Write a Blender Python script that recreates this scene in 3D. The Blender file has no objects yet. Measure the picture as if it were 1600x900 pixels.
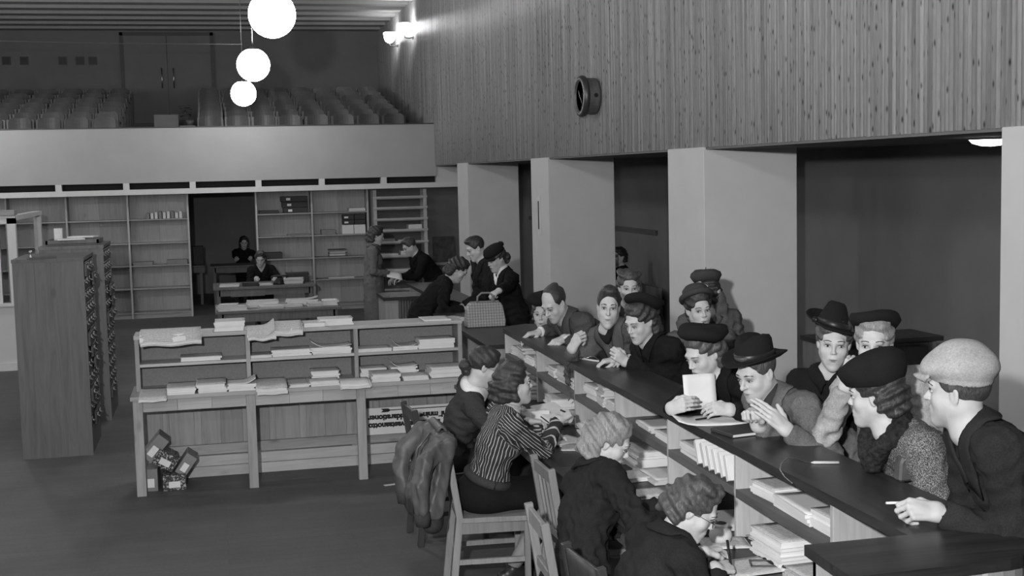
import bpy, bmesh, math, random
import numpy as np
from mathutils import Matrix, Vector
random.seed(7); rng = np.random.default_rng(7)
sc = bpy.context.scene
col = sc.collection

# ------------------------------------------------------------------ camera
# solved from the hall's own vanishing points; X along the back wall, Y into the hall, Z up
FOC = 1984.12; CX, CY = 800.0, 450.0; CAMH = 2.35
_f = lambda v: np.array([v[0]-CX, v[1]-CY, FOC])/np.linalg.norm([v[0]-CX, v[1]-CY, FOC])
_vY = np.array([331.0, 281.0]); _vX = _vY+np.array([9000.0, -211.5])
_Yc = _f(_vY); _Xc = _f(_vX); _Xc = _Xc-_Yc*(_Xc@_Yc); _Xc /= np.linalg.norm(_Xc)
_Zc = np.cross(_Xc, _Yc)
RW = np.stack([_Xc, _Yc, _Zc])            # world = RW @ (right, down, forward)
CAMP = np.array([0.0, 0.0, CAMH])
cam = bpy.data.cameras.new('camera'); cam.sensor_width = 36.0; cam.lens = FOC/1600*36.0
cam.clip_start = 0.05; cam.clip_end = 200
camo = bpy.data.objects.new('camera', cam); col.objects.link(camo)
_m = Matrix.Identity(4)
for i in range(3):
    _m[i][0] = RW[i, 0]; _m[i][1] = -RW[i, 1]; _m[i][2] = -RW[i, 2]; _m[i][3] = CAMP[i]
camo.matrix_world = _m
sc.camera = camo
def _ray(x, y): return RW@np.array([x-CX, y-CY, FOC])
def at_z(x, y, z): r = _ray(x, y); return CAMP+r*((z-CAMH)/r[2])
def at_y(x, y, Y): r = _ray(x, y); return CAMP+r*(Y/r[1])
def at_x(x, y, X): r = _ray(x, y); return CAMP+r*(X/r[0])

# ------------------------------------------------------------------ light
sc.view_settings.view_transform = 'Standard'; sc.view_settings.look = 'None'
sc.view_settings.gamma = 1.0; sc.view_settings.use_curve_mapping = False
sc.view_settings.exposure = 0.3
w = bpy.data.worlds.new('world'); sc.world = w; w.use_nodes = True
w.node_tree.nodes['Background'].inputs[0].default_value = (1, 1, 1, 1)
w.node_tree.nodes['Background'].inputs[1].default_value = 0.012
# the photographer's flash gun, held up to the left of the camera
fl = bpy.data.lights.new('flash_gun', 'SPOT'); fl.energy = 1600; fl.shadow_soft_size = 0.07
fl.spot_size = math.radians(92); fl.spot_blend = 0.9
flo = bpy.data.objects.new('flash_gun', fl); col.objects.link(flo)
flo.location = (-0.55, -0.1, 2.8)
flo.rotation_euler = (Vector((1.3, 12.0, 1.5))-Vector(flo.location)).to_track_quat('-Z', 'Y').to_euler()
GLOBE_STRENGTH = 44.0

# ------------------------------------------------------------------ materials
def nmat(name):
    m = bpy.data.materials.new(name); m.use_nodes = True
    nt = m.node_tree; b = nt.nodes['Principled BSDF']
    return m, nt, b
def G(v): return (v, v, v, 1)
def ramp(nt, src, stops):
    r = nt.nodes.new('ShaderNodeValToRGB'); e = r.color_ramp.elements
    while len(e) < len(stops): e.new(0.5)
    for k, (p, v) in enumerate(stops): e[k].position = p; e[k].color = G(v)
    nt.links.new(src, r.inputs[0]); return r.outputs[0]
def noise(nt, scale, detail=3, rough=.5, vec=None, dist=0.0):
    n = nt.nodes.new('ShaderNodeTexNoise'); n.inputs['Scale'].default_value = scale
    n.inputs['Detail'].default_value = detail; n.inputs['Roughness'].default_value = rough
    n.inputs['Distortion'].default_value = dist
    if vec is not None: nt.links.new(vec, n.inputs['Vector'])
    return n.outputs['Fac']
def coords(nt, scale=(1, 1, 1), kind='Object'):
    t = nt.nodes.new('ShaderNodeTexCoord'); mp = nt.nodes.new('ShaderNodeMapping')
    mp.inputs['Scale'].default_value = scale
    nt.links.new(t.outputs[kind], mp.inputs['Vector']); return mp.outputs['Vector']
def mixmul(nt, a, b, fac=1.0):
    m = nt.nodes.new('ShaderNodeMix'); m.data_type = 'RGBA'; m.blend_type = 'MULTIPLY'
    m.inputs[0].default_value = fac
    nt.links.new(a, m.inputs[6]); nt.links.new(b, m.inputs[7]); return m.outputs[2]
def bump(nt, b, src, strength, dist=.01):
    n = nt.nodes.new('ShaderNodeBump'); n.inputs['Strength'].default_value = strength
    n.inputs['Distance'].default_value = dist
    nt.links.new(src, n.inputs['Height']); nt.links.new(n.outputs[0], b.inputs['Normal'])
def plain(name, v, rough=.7, var=.12, scale=6.0, bmp=0.0, spec=.3, metal=0.0, detail=4):
    m, nt, b = nmat(name); b.inputs['Roughness'].default_value = rough
    b.inputs['Specular IOR Level'].default_value = spec; b.inputs['Metallic'].default_value = metal
    vec = coords(nt); n = noise(nt, scale, detail, .6, vec)
    nt.links.new(ramp(nt, n, [(.25, v*(1-var)), (.75, v*(1+var))]), b.inputs['Base Color'])
    if bmp: bump(nt, b, noise(nt, scale*12, 3, .6, vec), bmp, .004)
    return m
def wood(name, v, con=.35, axis=2, scale=1.0, rough=.55, knots=.5, spec=.3):
    m, nt, b = nmat(name); b.inputs['Roughness'].default_value = rough
    b.inputs['Specular IOR Level'].default_value = spec
    s = [14*scale]*3; s[axis] = 1.1*scale
    vec = coords(nt, s)
    oi = nt.nodes.new('ShaderNodeObjectInfo'); ad = nt.nodes.new('ShaderNodeVectorMath'); ad.operation = 'ADD'
    nt.links.new(vec, ad.inputs[0])
    ml = nt.nodes.new('ShaderNodeMath'); ml.operation = 'MULTIPLY'; ml.inputs[1].default_value = 37.0
    nt.links.new(oi.outputs['Random'], ml.inputs[0]); nt.links.new(ml.outputs[0], ad.inputs[1]); vec = ad.outputs[0]
    n = noise(nt, 1.6, 6, .62, vec, 1.2)
    c = ramp(nt, n, [(.25, v*(1-con)), (.5, v), (.78, v*(1+con*.8))])
    rv = ramp(nt, oi.outputs['Random'], [(0, .82), (1, 1.12)])
    c = mixmul(nt, c, rv)
    if knots:
        s2 = [5*scale]*3; s2[axis] = 2.2*scale
        vo = nt.nodes.new('ShaderNodeTexVoronoi'); vo.inputs['Scale'].default_value = 1.0
        nt.links.new(coords(nt, s2), vo.inputs['Vector'])
        c = mixmul(nt, c, ramp(nt, vo.outputs['Distance'], [(.0, 1-knots), (.13, 1.0)]))
    nt.links.new(c, b.inputs['Base Color'])
    bump(nt, b, n, .12, .004)
    return m
def emis(name, v, s):
    m, nt, b = nmat(name); b.inputs['Base Color'].default_value = G(.8)
    b.inputs['Emission Color'].default_value = G(v); b.inputs['Emission Strength'].default_value = s
    return m
def fabric(name, v, var=.25, scale=140.0, bmp=.35, rough=.95, big=.2):
    m, nt, b = nmat(name); b.inputs['Roughness'].default_value = rough
    b.inputs['Specular IOR Level'].default_value = .12
    vec = coords(nt); n = noise(nt, scale, 3, .7, vec)
    c = ramp(nt, n, [(.3, v*(1-var)), (.7, v*(1+var))])
    c = mixmul(nt, c, ramp(nt, noise(nt, 7.0, 3, .6, vec), [(.3, 1-big), (.7, 1+big*.5)]))
    nt.links.new(c, b.inputs['Base Color']); bump(nt, b, n, bmp, .003)
    return m
M = {}
M['plaster'] = plain('pale_plaster', .52, .85, .05, 3.0, .05)
M['parapet'] = plain('balcony_plaster', .36, .85, .05, 2.0, .05)
M['white_paint'] = plain('white_paint', .55, .5, .05, 5.0)
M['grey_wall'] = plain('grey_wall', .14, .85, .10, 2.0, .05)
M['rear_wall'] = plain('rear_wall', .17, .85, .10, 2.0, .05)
M['ceiling'] = plain('ceiling_paint', .32, .85, .06, 3.0)
M['dark'] = plain('gap_shade', .02, .9, .1)
M['black'] = plain('black_paint', .015, .4, .1)
M['metal'] = plain('brushed_metal', .45, .35, .1, 40.0, 0, .5, 1.0)
M['brass'] = plain('dull_brass', .2, .45, .15, 40.0, 0, .5, .8)
M['darkmetal'] = plain('dark_metal', .08, .4, .1, 20.0, 0, .5, .6)
M['opal'] = emis('opal_glass', 1.0, GLOBE_STRENGTH)
M['opal_wall'] = emis('opal_glass_wall', 1.0, 30.0)
M['opal_flush'] = emis('opal_glass_flush', 1.0, 8.0)
M['wood_z'] = wood('pine_upright', .26, .28, 2)
M['wood_x'] = wood('pine_lengthwise', .26, .28, 0)
M['wood_y'] = wood('pine_along', .26, .28, 1)
M['pale_z'] = wood('pale_pine_upright', .36, .2, 2, 1, .6, .35)
M['pale_x'] = wood('pale_pine_lengthwise', .36, .2, 0, 1, .6, .35)
M['pale_y'] = wood('pale_pine_along', .36, .2, 1, 1, .6, .35)
M['cab_z'] = wood('stained_pine', .105, .3, 2, .8, .5, .6)
M['cab_d'] = wood('drawer_oak', .06, .3, 1, 1, .5, 0)
M['top_y'] = wood('dark_polished_top', .026, .6, 1, .8, .34, .2, .3)
M['top_x'] = wood('dark_polished_end', .026, .6, 0, .8, .34, .2, .3)
M['shelf_dark'] = wood('stained_shelf_edge', .10, .3, 1, 1, .5, .2)
M['chair'] = wood('beech_chair', .20, .25, 2, 1.2, .4, 0)
M['chair_dark'] = wood('dark_chair', .035, .25, 2, 1.2, .35, 0)
M['seat_w'] = wood('theatre_seat_ply', .075, .25, 0, 1.2, .4, 0)
M['board'] = plain('grey_fibreboard', .20, .9, .12, 60.0, .1)
M['paper'] = plain('white_paper', .62, .8, .05, 8.0)
M['paper2'] = plain('grey_paper', .48, .85, .08, 8.0)
M['paper3'] = plain('buff_paper', .58, .85, .06, 8.0)
M['folder'] = plain('dark_folder', .03, .6, .2, 8.0)
M['card'] = plain('brown_card', .18, .8, .12, 10.0)
def printed(name, v, k):
    m, nt, b = nmat(name); b.inputs['Roughness'].default_value = .85
    vec = coords(nt, (1, 1, 1)); wv = nt.nodes.new('ShaderNodeTexWave'); wv.inputs['Scale'].default_value = 26.0
    wv.bands_direction = 'Y'; wv.inputs['Distortion'].default_value = 0
    nt.links.new(vec, wv.inputs['Vector'])
    n = noise(nt, 90, 2, .5, vec)
    c = mixmul(nt, ramp(nt, wv.outputs[0], [(.55, v), (.8, v*k)]), ramp(nt, n, [(.4, .75), (.6, 1.0)]), .8)
    nt.links.new(c, b.inputs['Base Color']); return m
M['printed'] = printed('printed_shaded_form', .55, .55)
def marbled(name):
    m, nt, b = nmat(name); b.inputs['Roughness'].default_value = .6
    vo = nt.nodes.new('ShaderNodeTexNoise'); vo.inputs['Scale'].default_value = 70; vo.inputs['Detail'].default_value = 4
    nt.links.new(coords(nt), vo.inputs['Vector'])
    nt.links.new(ramp(nt, vo.outputs['Fac'], [(.46, .015), (.52, .05), (.6, .35)]), b.inputs['Base Color']); return m
M['marbled'] = marbled('marbled_card')
def floor_mat():
    m, nt, b = nmat('worn_floor'); b.inputs['Roughness'].default_value = .6; b.inputs['Specular IOR Level'].default_value = .25
    vec = coords(nt); bk = nt.nodes.new('ShaderNodeTexBrick'); bk.inputs['Scale'].default_value = 1.0
    bk.inputs['Brick Width'].default_value = 1.6; bk.inputs['Row Height'].default_value = .11
    bk.inputs['Mortar Size'].default_value = .003; bk.inputs['Color1'].default_value = G(.095)
    bk.inputs['Color2'].default_value = G(.084); bk.inputs['Mortar'].default_value = G(.072)
    nt.links.new(coords(nt, (1, 1, 1)), bk.inputs['Vector'])
    c = mixmul(nt, bk.outputs['Color'], ramp(nt, noise(nt, .9, 5, .65, vec), [(.3, .75), (.7, 1.15)]))
    c = mixmul(nt, c, ramp(nt, noise(nt, 45, 3, .6, vec), [(.3, .9), (.7, 1.1)]))
    nt.links.new(c, b.inputs['Base Color']); return m
M['floor'] = floor_mat()
def clad_mat():
    m, nt, b = nmat('pine_battens'); b.inputs['Roughness'].default_value = .3; b.inputs['Specular IOR Level'].default_value = .6
    s = coords(nt, (1, 24.0, .35)); n = noise(nt, 1.0, 3, .5, s)
    c = ramp(nt, n, [(.32, .21), (.5, .31), (.68, .42)])
    c = mixmul(nt, c, ramp(nt, noise(nt, 9.0, 4, .6, coords(nt, (1, 12, 1.2))), [(.3, .85), (.7, 1.1)]))
    vo = nt.nodes.new('ShaderNodeTexVoronoi'); vo.voronoi_dimensions = '2D'; vo.inputs['Scale'].default_value = 1.0
    sx = nt.nodes.new('ShaderNodeSeparateXYZ'); cx = nt.nodes.new('ShaderNodeCombineXYZ')
    nt.links.new(coords(nt, (1, 23.8, 5.0)), sx.inputs[0]); nt.links.new(sx.outputs['Y'], cx.inputs['X']); nt.links.new(sx.outputs['Z'], cx.inputs['Y'])
    nt.links.new(cx.outputs[0], vo.inputs['Vector'])
    c = mixmul(nt, c, ramp(nt, vo.outputs['Distance'], [(.03, .2), (.13, 1.0)]))
    nt.links.new(c, b.inputs['Base Color']); return m
M['clad'] = clad_mat()
def tweed_mat():
    m, nt, b = nmat('tweed'); b.inputs['Roughness'].default_value = .95; b.inputs['Specular IOR Level'].default_value = .1
    vec = coords(nt); n = noise(nt, 230, 2, .6, vec)
    nt.links.new(ramp(nt, n, [(.38, .035), (.5, .11), (.64, .30)]), b.inputs['Base Color']); bump(nt, b, n, .6, .004); return m
M['tweed'] = tweed_mat()
def check_mat():
    m, nt, b = nmat('checked_fibre'); b.inputs['Roughness'].default_value = .7
    c = None
    for ax in 'XZ':
        wv = nt.nodes.new('ShaderNodeTexWave'); wv.inputs['Scale'].default_value = 13.0; wv.bands_direction = ax
        nt.links.new(coords(nt), wv.inputs['Vector'])
        r = ramp(nt, wv.outputs[0], [(.8, .20), (.95, .34)])
        c = r if c is None else mixmul(nt, c, ramp(nt, wv.outputs[0], [(.8, 1.0), (.95, 1.5)]))
    c = mixmul(nt, c, ramp(nt, noise(nt, 160, 2, .6, coords(nt)), [(.3, .7), (.7, 1.1)]))
    nt.links.new(c, b.inputs['Base Color']); return m
M['check'] = check_mat()
def glass_mat():
    m, nt, b = nmat('partition_glass'); b.inputs['Roughness'].default_value = .03
    b.inputs['Transmission Weight'].default_value = 1.0; b.inputs['IOR'].default_value = 1.1
    b.inputs['Base Color'].default_value = G(.8); return m
M['glass'] = glass_mat()
M['glassclear'] = glass_mat()
M['glassclear'].node_tree.nodes['Principled BSDF'].inputs['Base Color'].default_value = G(.98)
for k, v in dict(black=.010, dark=.017, dark2=.024, charcoal=.04, grey=.085, mid=.12, light=.32, coatgrey=.065).items():
    M['f_'+k] = fabric('cloth_'+k, v)
M['f_white'] = fabric('cloth_white', .65, .08)
M['f_felt'] = fabric('black_felt', .012, .2, 220)
M['f_feltgrey'] = fabric('grey_felt', .05, .2, 220)
M['f_cap'] = fabric('pale_wool_cap', .33, .22, 150)
M['f_fur'] = fabric('dark_fur', .02, .6, 60, 1.0)
M['f_sheen'] = fabric('leather_jacket_cloth', .07, .15, 30, .2, .55)
M['f_sheen'].node_tree.nodes['Principled BSDF'].inputs['Specular IOR Level'].default_value = .5
def skin_mat():
    m, nt, b = nmat('skin'); b.inputs['Roughness'].default_value = .55; b.inputs['Specular IOR Level'].default_value = .3
    a = nt.nodes.new('ShaderNodeAttribute'); a.attribute_name = 'dark'
    c = mixmul(nt, ramp(nt, a.outputs['Fac'], [(0, .43), (1, .04)]), ramp(nt, noise(nt, 30, 3, .6, coords(nt)), [(.3, .92), (.7, 1.04)]))
    nt.links.new(c, b.inputs['Base Color']); bump(nt, b, noise(nt, 260, 2, .5, coords(nt)), .08, .002); return m
M['skin'] = skin_mat()
def hair_mat(name, v, con=.5):
    m, nt, b = nmat(name); b.inputs['Roughness'].default_value = .42; b.inputs['Specular IOR Level'].default_value = .4
    vec = coords(nt, (90, 90, 16)); n = noise(nt, 1.0, 4, .6, vec, 2.5)
    nt.links.new(ramp(nt, n, [(.3, v*(1-con)), (.7, v*(1+con))]), b.inputs['Base Color']); bump(nt, b, n, .6, .006); return m
M['h_black'] = hair_mat('hair_black', .014); M['h_dark'] = hair_mat('hair_dark', .03)
M['h_brown'] = hair_mat('hair_brown', .055); M['h_fair'] = hair_mat('hair_fair', .2, .45); M['h_grey'] = hair_mat('hair_light', .13)
M['eyewhite'] = plain('eye_white', .42, .2, .03); M['iris'] = plain('iris', .03, .1, .1)
M['lip_f'] = plain('lips_dark', .13, .45, .05); M['lip_m'] = plain('lips_pale', .20, .5, .05)
M['stocking'] = plain('stocking', .25, .6, .05)
def stripe_mat():
    m, nt, b = nmat('striped_knit'); b.inputs['Roughness'].default_value = .95; b.inputs['Specular IOR Level'].default_value = .1
    a = nt.nodes.new('ShaderNodeAttribute'); a.attribute_name = 'stripe'
    fr = nt.nodes.new('ShaderNodeMath'); fr.operation = 'FRACT'; nt.links.new(a.outputs['Fac'], fr.inputs[0])
    c = ramp(nt, fr.outputs[0], [(0, .035), (.36, .035), (.44, .42), (.56, .42), (.64, .035)])
    n = noise(nt, 200, 2, .6, coords(nt))
    c = mixmul(nt, c, ramp(nt, n, [(.3, .75), (.7, 1.1)])); nt.links.new(c, b.inputs['Base Color']); bump(nt, b, n, .4, .003); return m
M['stripe'] = stripe_mat()

# ------------------------------------------------------------------ object helpers
WM = {}
def _link(o, parent=None):
    col.objects.link(o)
    if parent is not None: o.parent = parent
    return o
def thing(name, label, cat, loc=(0, 0, 0), rz=0.0, group=None):
    o = bpy.data.objects.new(name, None); o.empty_display_size = .1
    o.location = tuple(loc); o.rotation_euler = (0, 0, rz)
    _link(o); WM[o.name] = Matrix.Translation(Vector(loc))@Matrix.Rotation(rz, 4, 'Z')
    tag(o, label, cat, group); return o
def tag(o, label=None, cat=None, group=None, kind=None):
    if label: o['label'] = label
    if cat: o['category'] = cat
    if group: o['group'] = group
    if kind: o['kind'] = kind
    return o
def mesh_obj(name, V, F, mat, parent=None, smooth=False, world=False, attr=None, loc=None):
    V = np.asarray(V, float).reshape(-1, 3)
    if world and parent is not None:
        inv = np.array(WM[parent.name].inverted()); V = V@inv[:3, :3].T+inv[:3, 3]
    if loc is not None: V = V-np.asarray(loc, float)
    me = bpy.data.meshes.new(name)
    if isinstance(F, np.ndarray):
        n, k = F.shape
        me.vertices.add(len(V)); me.vertices.foreach_set('co', V.astype(np.float32).ravel())
        me.loops.add(n*k); me.loops.foreach_set('vertex_index', F.astype(np.int32).ravel())
        me.polygons.add(n); me.polygons.foreach_set('loop_start', np.arange(0, n*k, k, dtype=np.int32))
        me.update(calc_edges=True)
    else:
        me.from_pydata([tuple(v) for v in V], [], F)
    mats = mat if isinstance(mat, (list, tuple)) else [mat]
    for mm in mats: me.materials.append(mm)
    if smooth: me.polygons.foreach_set('use_smooth', np.ones(len(me.polygons), bool))
    if attr:
        for k, a in attr.items():
            at = me.attributes.new(k, 'FLOAT', 'POINT'); at.data.foreach_set('value', np.asarray(a, np.float32))
    o = bpy.data.objects.new(name, me); _link(o, parent)
    if loc is not None: o.location = tuple(loc)
    if parent is not None: WM[o.name] = WM.get(parent.name, Matrix.Identity(4))
    else: WM[o.name] = Matrix.Translation(Vector(loc)) if loc is not None else Matrix.Identity(4)
    return o
def rotz(a): c, s = math.cos(a), math.sin(a); return np.array([[c, -s, 0], [s, c, 0], [0, 0, 1.0]])
def rotx(a): c, s = math.cos(a), math.sin(a); return np.array([[1.0, 0, 0], [0, c, -s], [0, s, c]])
def roty(a): c, s = math.cos(a), math.sin(a); return np.array([[c, 0, s], [0, 1.0, 0], [-s, 0, c]])
def unit(v): v = np.asarray(v, float); return v/(np.linalg.norm(v)+1e-12)
class MB:
    def __init__(s): s.V = []; s.F = []; s.n = 0
    def add(s, V, F):
        V = np.asarray(V, float); s.V.append(V); s.F += [tuple(int(i)+s.n for i in f) for f in F]; s.n += len(V); return s
    def box(s, x0, x1, y0, y1, z0, z1):
        V = [(x, y, z) for z in (z0, z1) for y in (y0, y1) for x in (x0, x1)]
        return s.add(V, [(0, 2, 3, 1), (4, 5, 7, 6), (0, 1, 5, 4), (2, 6, 7, 3), (0, 4, 6, 2), (1, 3, 7, 5)])
    def obox(s, c, size, R=None):
        a, b, d = [v/2 for v in size]
        V = np.array([(x, y, z) for z in (-d, d) for y in (-b, b) for x in (-a, a)])
        if R is not None: V = V@np.asarray(R).T
        return s.add(V+np.asarray(c, float), [(0, 2, 3, 1), (4, 5, 7, 6), (0, 1, 5, 4), (2, 6, 7, 3), (0, 4, 6, 2), (1, 3, 7, 5)])
    def bar(s, a, b, wd, ht, up=(0, 0, 1)):
        a = np.asarray(a, float); b = np.asarray(b, float); d = b-a; L = np.linalg.norm(d); d = d/L
        u = np.asarray(up, float); x = np.cross(d, u)
        if np.linalg.norm(x) < 1e-6: x = np.cross(d, (1, 0, 0))
        x = unit(x); u = np.cross(x, d)
        return s.obox((a+b)/2, (wd, L, ht), np.stack([x, d, u], 1))
    def tube(s, pts, r, n=8, cap=True):
        pts = [np.asarray(p, float) for p in pts]; rs = r if isinstance(r, (list, tuple)) else [r]*len(pts)
        rings = []; px = None
        for i, p in enumerate(pts):
            d = unit(pts[min(i+1, len(pts)-1)]-pts[max(i-1, 0)])
            x = np.cross(d, (0, 0, 1)) if px is None else px-d*(px@d)
            if np.linalg.norm(x) < 1e-4: x = np.cross(d, (1, 0, 0))
            x = unit(x); px = x; y = np.cross(d, x)
            rings.append([p+rs[i]*(math.cos(t)*x+math.sin(t)*y) for t in np.linspace(0, 2*math.pi, n, False)])
        V = np.array(rings).reshape(-1, 3); F = []
        for i in range(len(pts)-1):
            for j in range(n):
                k = (j+1) % n; F.append((i*n+j, i*n+k, (i+1)*n+k, (i+1)*n+j))
        if cap: F.append(tuple(range(n))[::-1]); F.append(tuple((len(pts)-1)*n+j for j in range(n)))
        return s.add(V, F)
    def lathe(s, prof, n=24, c=(0, 0, 0), R=None, sx=1.0, sy=1.0, mod=None):
        V = []
        for (r, z) in prof:
            for t in np.linspace(0, 2*math.pi, n, False):
                p = np.array([r*math.cos(t)*sx, r*math.sin(t)*sy, z])
                if mod: p = np.array(mod(p, r, t))
                V.append(p)
        V = np.array(V)
        if R is not None: V = V@np.asarray(R).T
        V = V+np.asarray(c, float); F = []
        m = len(prof)
        for i in range(m-1):
            for j in range(n):
                k = (j+1) % n; F.append((i*n+j, i*n+k, (i+1)*n+k, (i+1)*n+j))
        F.append(tuple(range(n))[::-1]); F.append(tuple((m-1)*n+j for j in range(n)))
        return s.add(V, F)
    def ellip(s, c, r, n=16, m=10, R=None):
        prof = [(math.sin(t), -math.cos(t)) for t in np.linspace(.03, math.pi-.03, m)]
        V = []
        for (a, z) in prof:
            for t in np.linspace(0, 2*math.pi, n, False): V.append((a*math.cos(t)*r[0], a*math.sin(t)*r[1], z*r[2]))
        V = np.array(V)
        if R is not None: V = V@np.asarray(R).T
        F = []
        for i in range(m-1):
            for j in range(n):
                k = (j+1) % n; F.append((i*n+j, i*n+k, (i+1)*n+k, (i+1)*n+j))
        F.append(tuple(range(n))[::-1]); F.append(tuple((m-1)*n+j for j in range(n)))
        return s.add(V+np.asarray(c, float), F)
    def prism(s, poly, z0, z1, xf=None):
        n = len(poly); V = np.array([(p[0], p[1], z) for z in (z0, z1) for p in poly], float)
        if xf is not None: V = np.array([xf(v) for v in V])
        F = [tuple(range(n))[::-1], tuple(range(n, 2*n))]+[(i, (i+1) % n, n+(i+1) % n, n+i) for i in range(n)]
        return s.add(V, F)
    def sheet(s, fn, nu, nv, th=.0012):
        P = np.array([[fn(u, v) for v in np.linspace(0, 1, nv)] for u in np.linspace(0, 1, nu)])
        N = np.cross(np.gradient(P, axis=0), np.gradient(P, axis=1)); N /= np.linalg.norm(N, axis=2, keepdims=True)+1e-12
        A = (P+N*th/2).reshape(-1, 3); B = (P-N*th/2).reshape(-1, 3); k = nu*nv; F = []
        for i in range(nu-1):
            for j in range(nv-1):
                a, b, c, d = i*nv+j, (i+1)*nv+j, (i+1)*nv+j+1, i*nv+j+1
                F.append((a, b, c, d)); F.append((k+d, k+c, k+b, k+a))
        ed = [i*nv for i in range(nu)]+[(nu-1)*nv+j for j in range(1, nv)]+[i*nv+nv-1 for i in range(nu-2, -1, -1)]+[j for j in range(nv-2, 0, -1)]
        for q in range(len(ed)):
            a, b = ed[q], ed[(q+1) % len(ed)]; F.append((b, a, k+a, k+b))
        return s.add(np.vstack([A, B]), F)
    def xform(s, R, t=(0, 0, 0)):
        s.V = [v@np.asarray(R).T+np.asarray(t, float) for v in s.V]; return s
    def build(s, name, mat, parent=None, world=True, smooth=False, bevel=0.0, loc=None):
        V = np.vstack(s.V); F = s.F
        if bevel:
            bm = bmesh.new(); vs = [bm.verts.new(v) for v in V]
            for f in F: bm.faces.new([vs[i] for i in f])
            bmesh.ops.bevel(bm, geom=bm.edges[:], offset=bevel, segments=1, affect='EDGES', clamp_overlap=True)
            bm.verts.ensure_lookup_table(); bm.verts.index_update()
            V = np.array([v.co[:] for v in bm.verts]); F = [tuple(v.index for v in f.verts) for f in bm.faces]; bm.free()
        return mesh_obj(name, V, F, mat, parent, smooth, world, None, loc)
def copy_tree(o, parent=None):
    c = o.copy(); col.objects.link(c)
    if parent is not None: c.parent = parent
    for ch in list(o.children): copy_tree(ch, c)
    return c
def boxo(name, b, mat, parent=None, bevel=0.0, world=True): return MB().box(*b).build(name, mat, parent, world, False, bevel)
def struct(o, label=None): o['kind'] = 'structure'; tag(o, label); return o
def text_mesh(name, txt, size, mat, parent, R, t, ext=.001, align='LEFT'):
    cu = bpy.data.curves.new('lettering', 'FONT'); cu.body = txt; cu.size = size; cu.extrude = ext; cu.align_x = align
    cu.offset = .004
    tmp = bpy.data.objects.new('lettering', cu); col.objects.link(tmp)
    bpy.context.view_layer.update()
    me = bpy.data.meshes.new_from_object(tmp.evaluated_get(bpy.context.evaluated_depsgraph_get()))
    V = np.array([v.co[:] for v in me.vertices]); F = [tuple(p.vertices) for p in me.polygons]
    bpy.data.objects.remove(tmp); bpy.data.meshes.remove(me)
    V = V@np.asarray(R).T+np.asarray(t, float)
    return mesh_obj(name, V, F, mat, parent, False, True)
# ================================================================== the setting
XW = 3.865; ZC = 2.52; YB = 22.4; YR = 29.8; ZT = 5.67
struct(boxo('floor', (-11, 6.2, -2.5, 27.2, -.1, 0), M['floor']))
struct(boxo('ceiling', (-11, XW+.3, -2.5, YR+.2, ZT+.22, ZT+.4), M['ceiling']))
_c = bpy.data.objects['ceiling']
for i in range(36):
    y = YR-.42-.85*i
    if y > -2: boxo('ceiling_beam', (-11, XW+.02, y-.17, y+.17, ZT, ZT+.25), M['ceiling'], _c)
# upper wall clad with half-round battens
wr = struct(boxo('wall_right', (XW+.02, XW+.3, -2.5, YR, ZC, ZT+.3), M['dark']))  # backing coloured dark so the gaps between battens look shaded
mb = MB(); pitch = .042; nb = int((YR+.5)/pitch)
for i in range(nb):
    y = -.5+pitch*(i+.5); rr = pitch*.425; a = np.linspace(0, math.pi, 6)
    jit = random.uniform(-.0015, .0015)
    V = [(XW+.022-math.sin(t)*rr*.9+jit, y+math.cos(t)*rr, z) for z in (ZC-.004*random.random(), ZT+.2) for t in a]
    mb.add(V, [(j, j+1, 7+j, 6+j) for j in range(5)]+[(5, 4, 3, 2, 1, 0)])
tag(mb.build('wood_battens', M['clad'], wr, smooth=True), None, None, None, 'stuff')
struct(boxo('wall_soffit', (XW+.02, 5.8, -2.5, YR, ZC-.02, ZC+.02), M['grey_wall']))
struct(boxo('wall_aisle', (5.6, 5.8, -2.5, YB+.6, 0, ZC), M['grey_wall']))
boxo('chair_rail', (5.57, 5.6, 15.6, YB, 1.5, 1.56), M['cab_d'], bpy.data.objects['wall_aisle'])
for k, y in enumerate((19.43, 14.55, 9.66, 4.85, -.1)):
    p = struct(boxo('pillar', (XW, XW+.815, y, y+.83, 0, ZC), M['plaster'], None, .004))
struct(boxo('wall_left', (-11.2, -11, -2.5, YR, 0, ZT+.3), M['plaster']))
struct(boxo('wall_front', (-11, 5.8, -2.7, -2.5, 0, ZT+.3), M['plaster']))
# balcony parapet, header with air slots, back wall
par = struct(boxo('wall_balcony', (-11, XW+.03, YB, YB+.18, 2.325, 3.245), M['parapet']))
boxo('parapet_cap', (-11, XW, YB-.02, YB+.2, 3.245, 3.262), M['cab_d'], par)
hd = struct(boxo('trim_1', (-11, 4.28, YB-.01, YB+.2, 2.125, 2.215), M['white_paint']))
for px in (-15, 91, 197, 301, 404, 503, 600):
    x = at_y(px, 288, YB)[0]; boxo('spacer_block', (x-.05, x+.05, YB, YB+.15, 2.215, 2.325), M['white_paint'], hd)
struct(boxo('slot_shade', (-11, XW+.4, YB+.18, YB+.24, 2.215, 2.325), M['dark']))  # dark strip behind the slots, shade of the openings put into its colour
struct(boxo('wall_corner', (XW+.03, 4.35, YB+.02, YB+.2, 2.2, ZC), M['plaster']))
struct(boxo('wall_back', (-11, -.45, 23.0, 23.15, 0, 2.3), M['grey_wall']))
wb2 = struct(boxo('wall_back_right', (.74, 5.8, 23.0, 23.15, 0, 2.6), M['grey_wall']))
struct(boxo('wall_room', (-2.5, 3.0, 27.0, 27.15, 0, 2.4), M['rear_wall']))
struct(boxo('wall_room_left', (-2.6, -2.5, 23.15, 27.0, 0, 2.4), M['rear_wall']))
struct(boxo('wall_room_right', (3.0, 3.1, 23.15, 27.0, 0, 2.4), M['rear_wall']))
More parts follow.
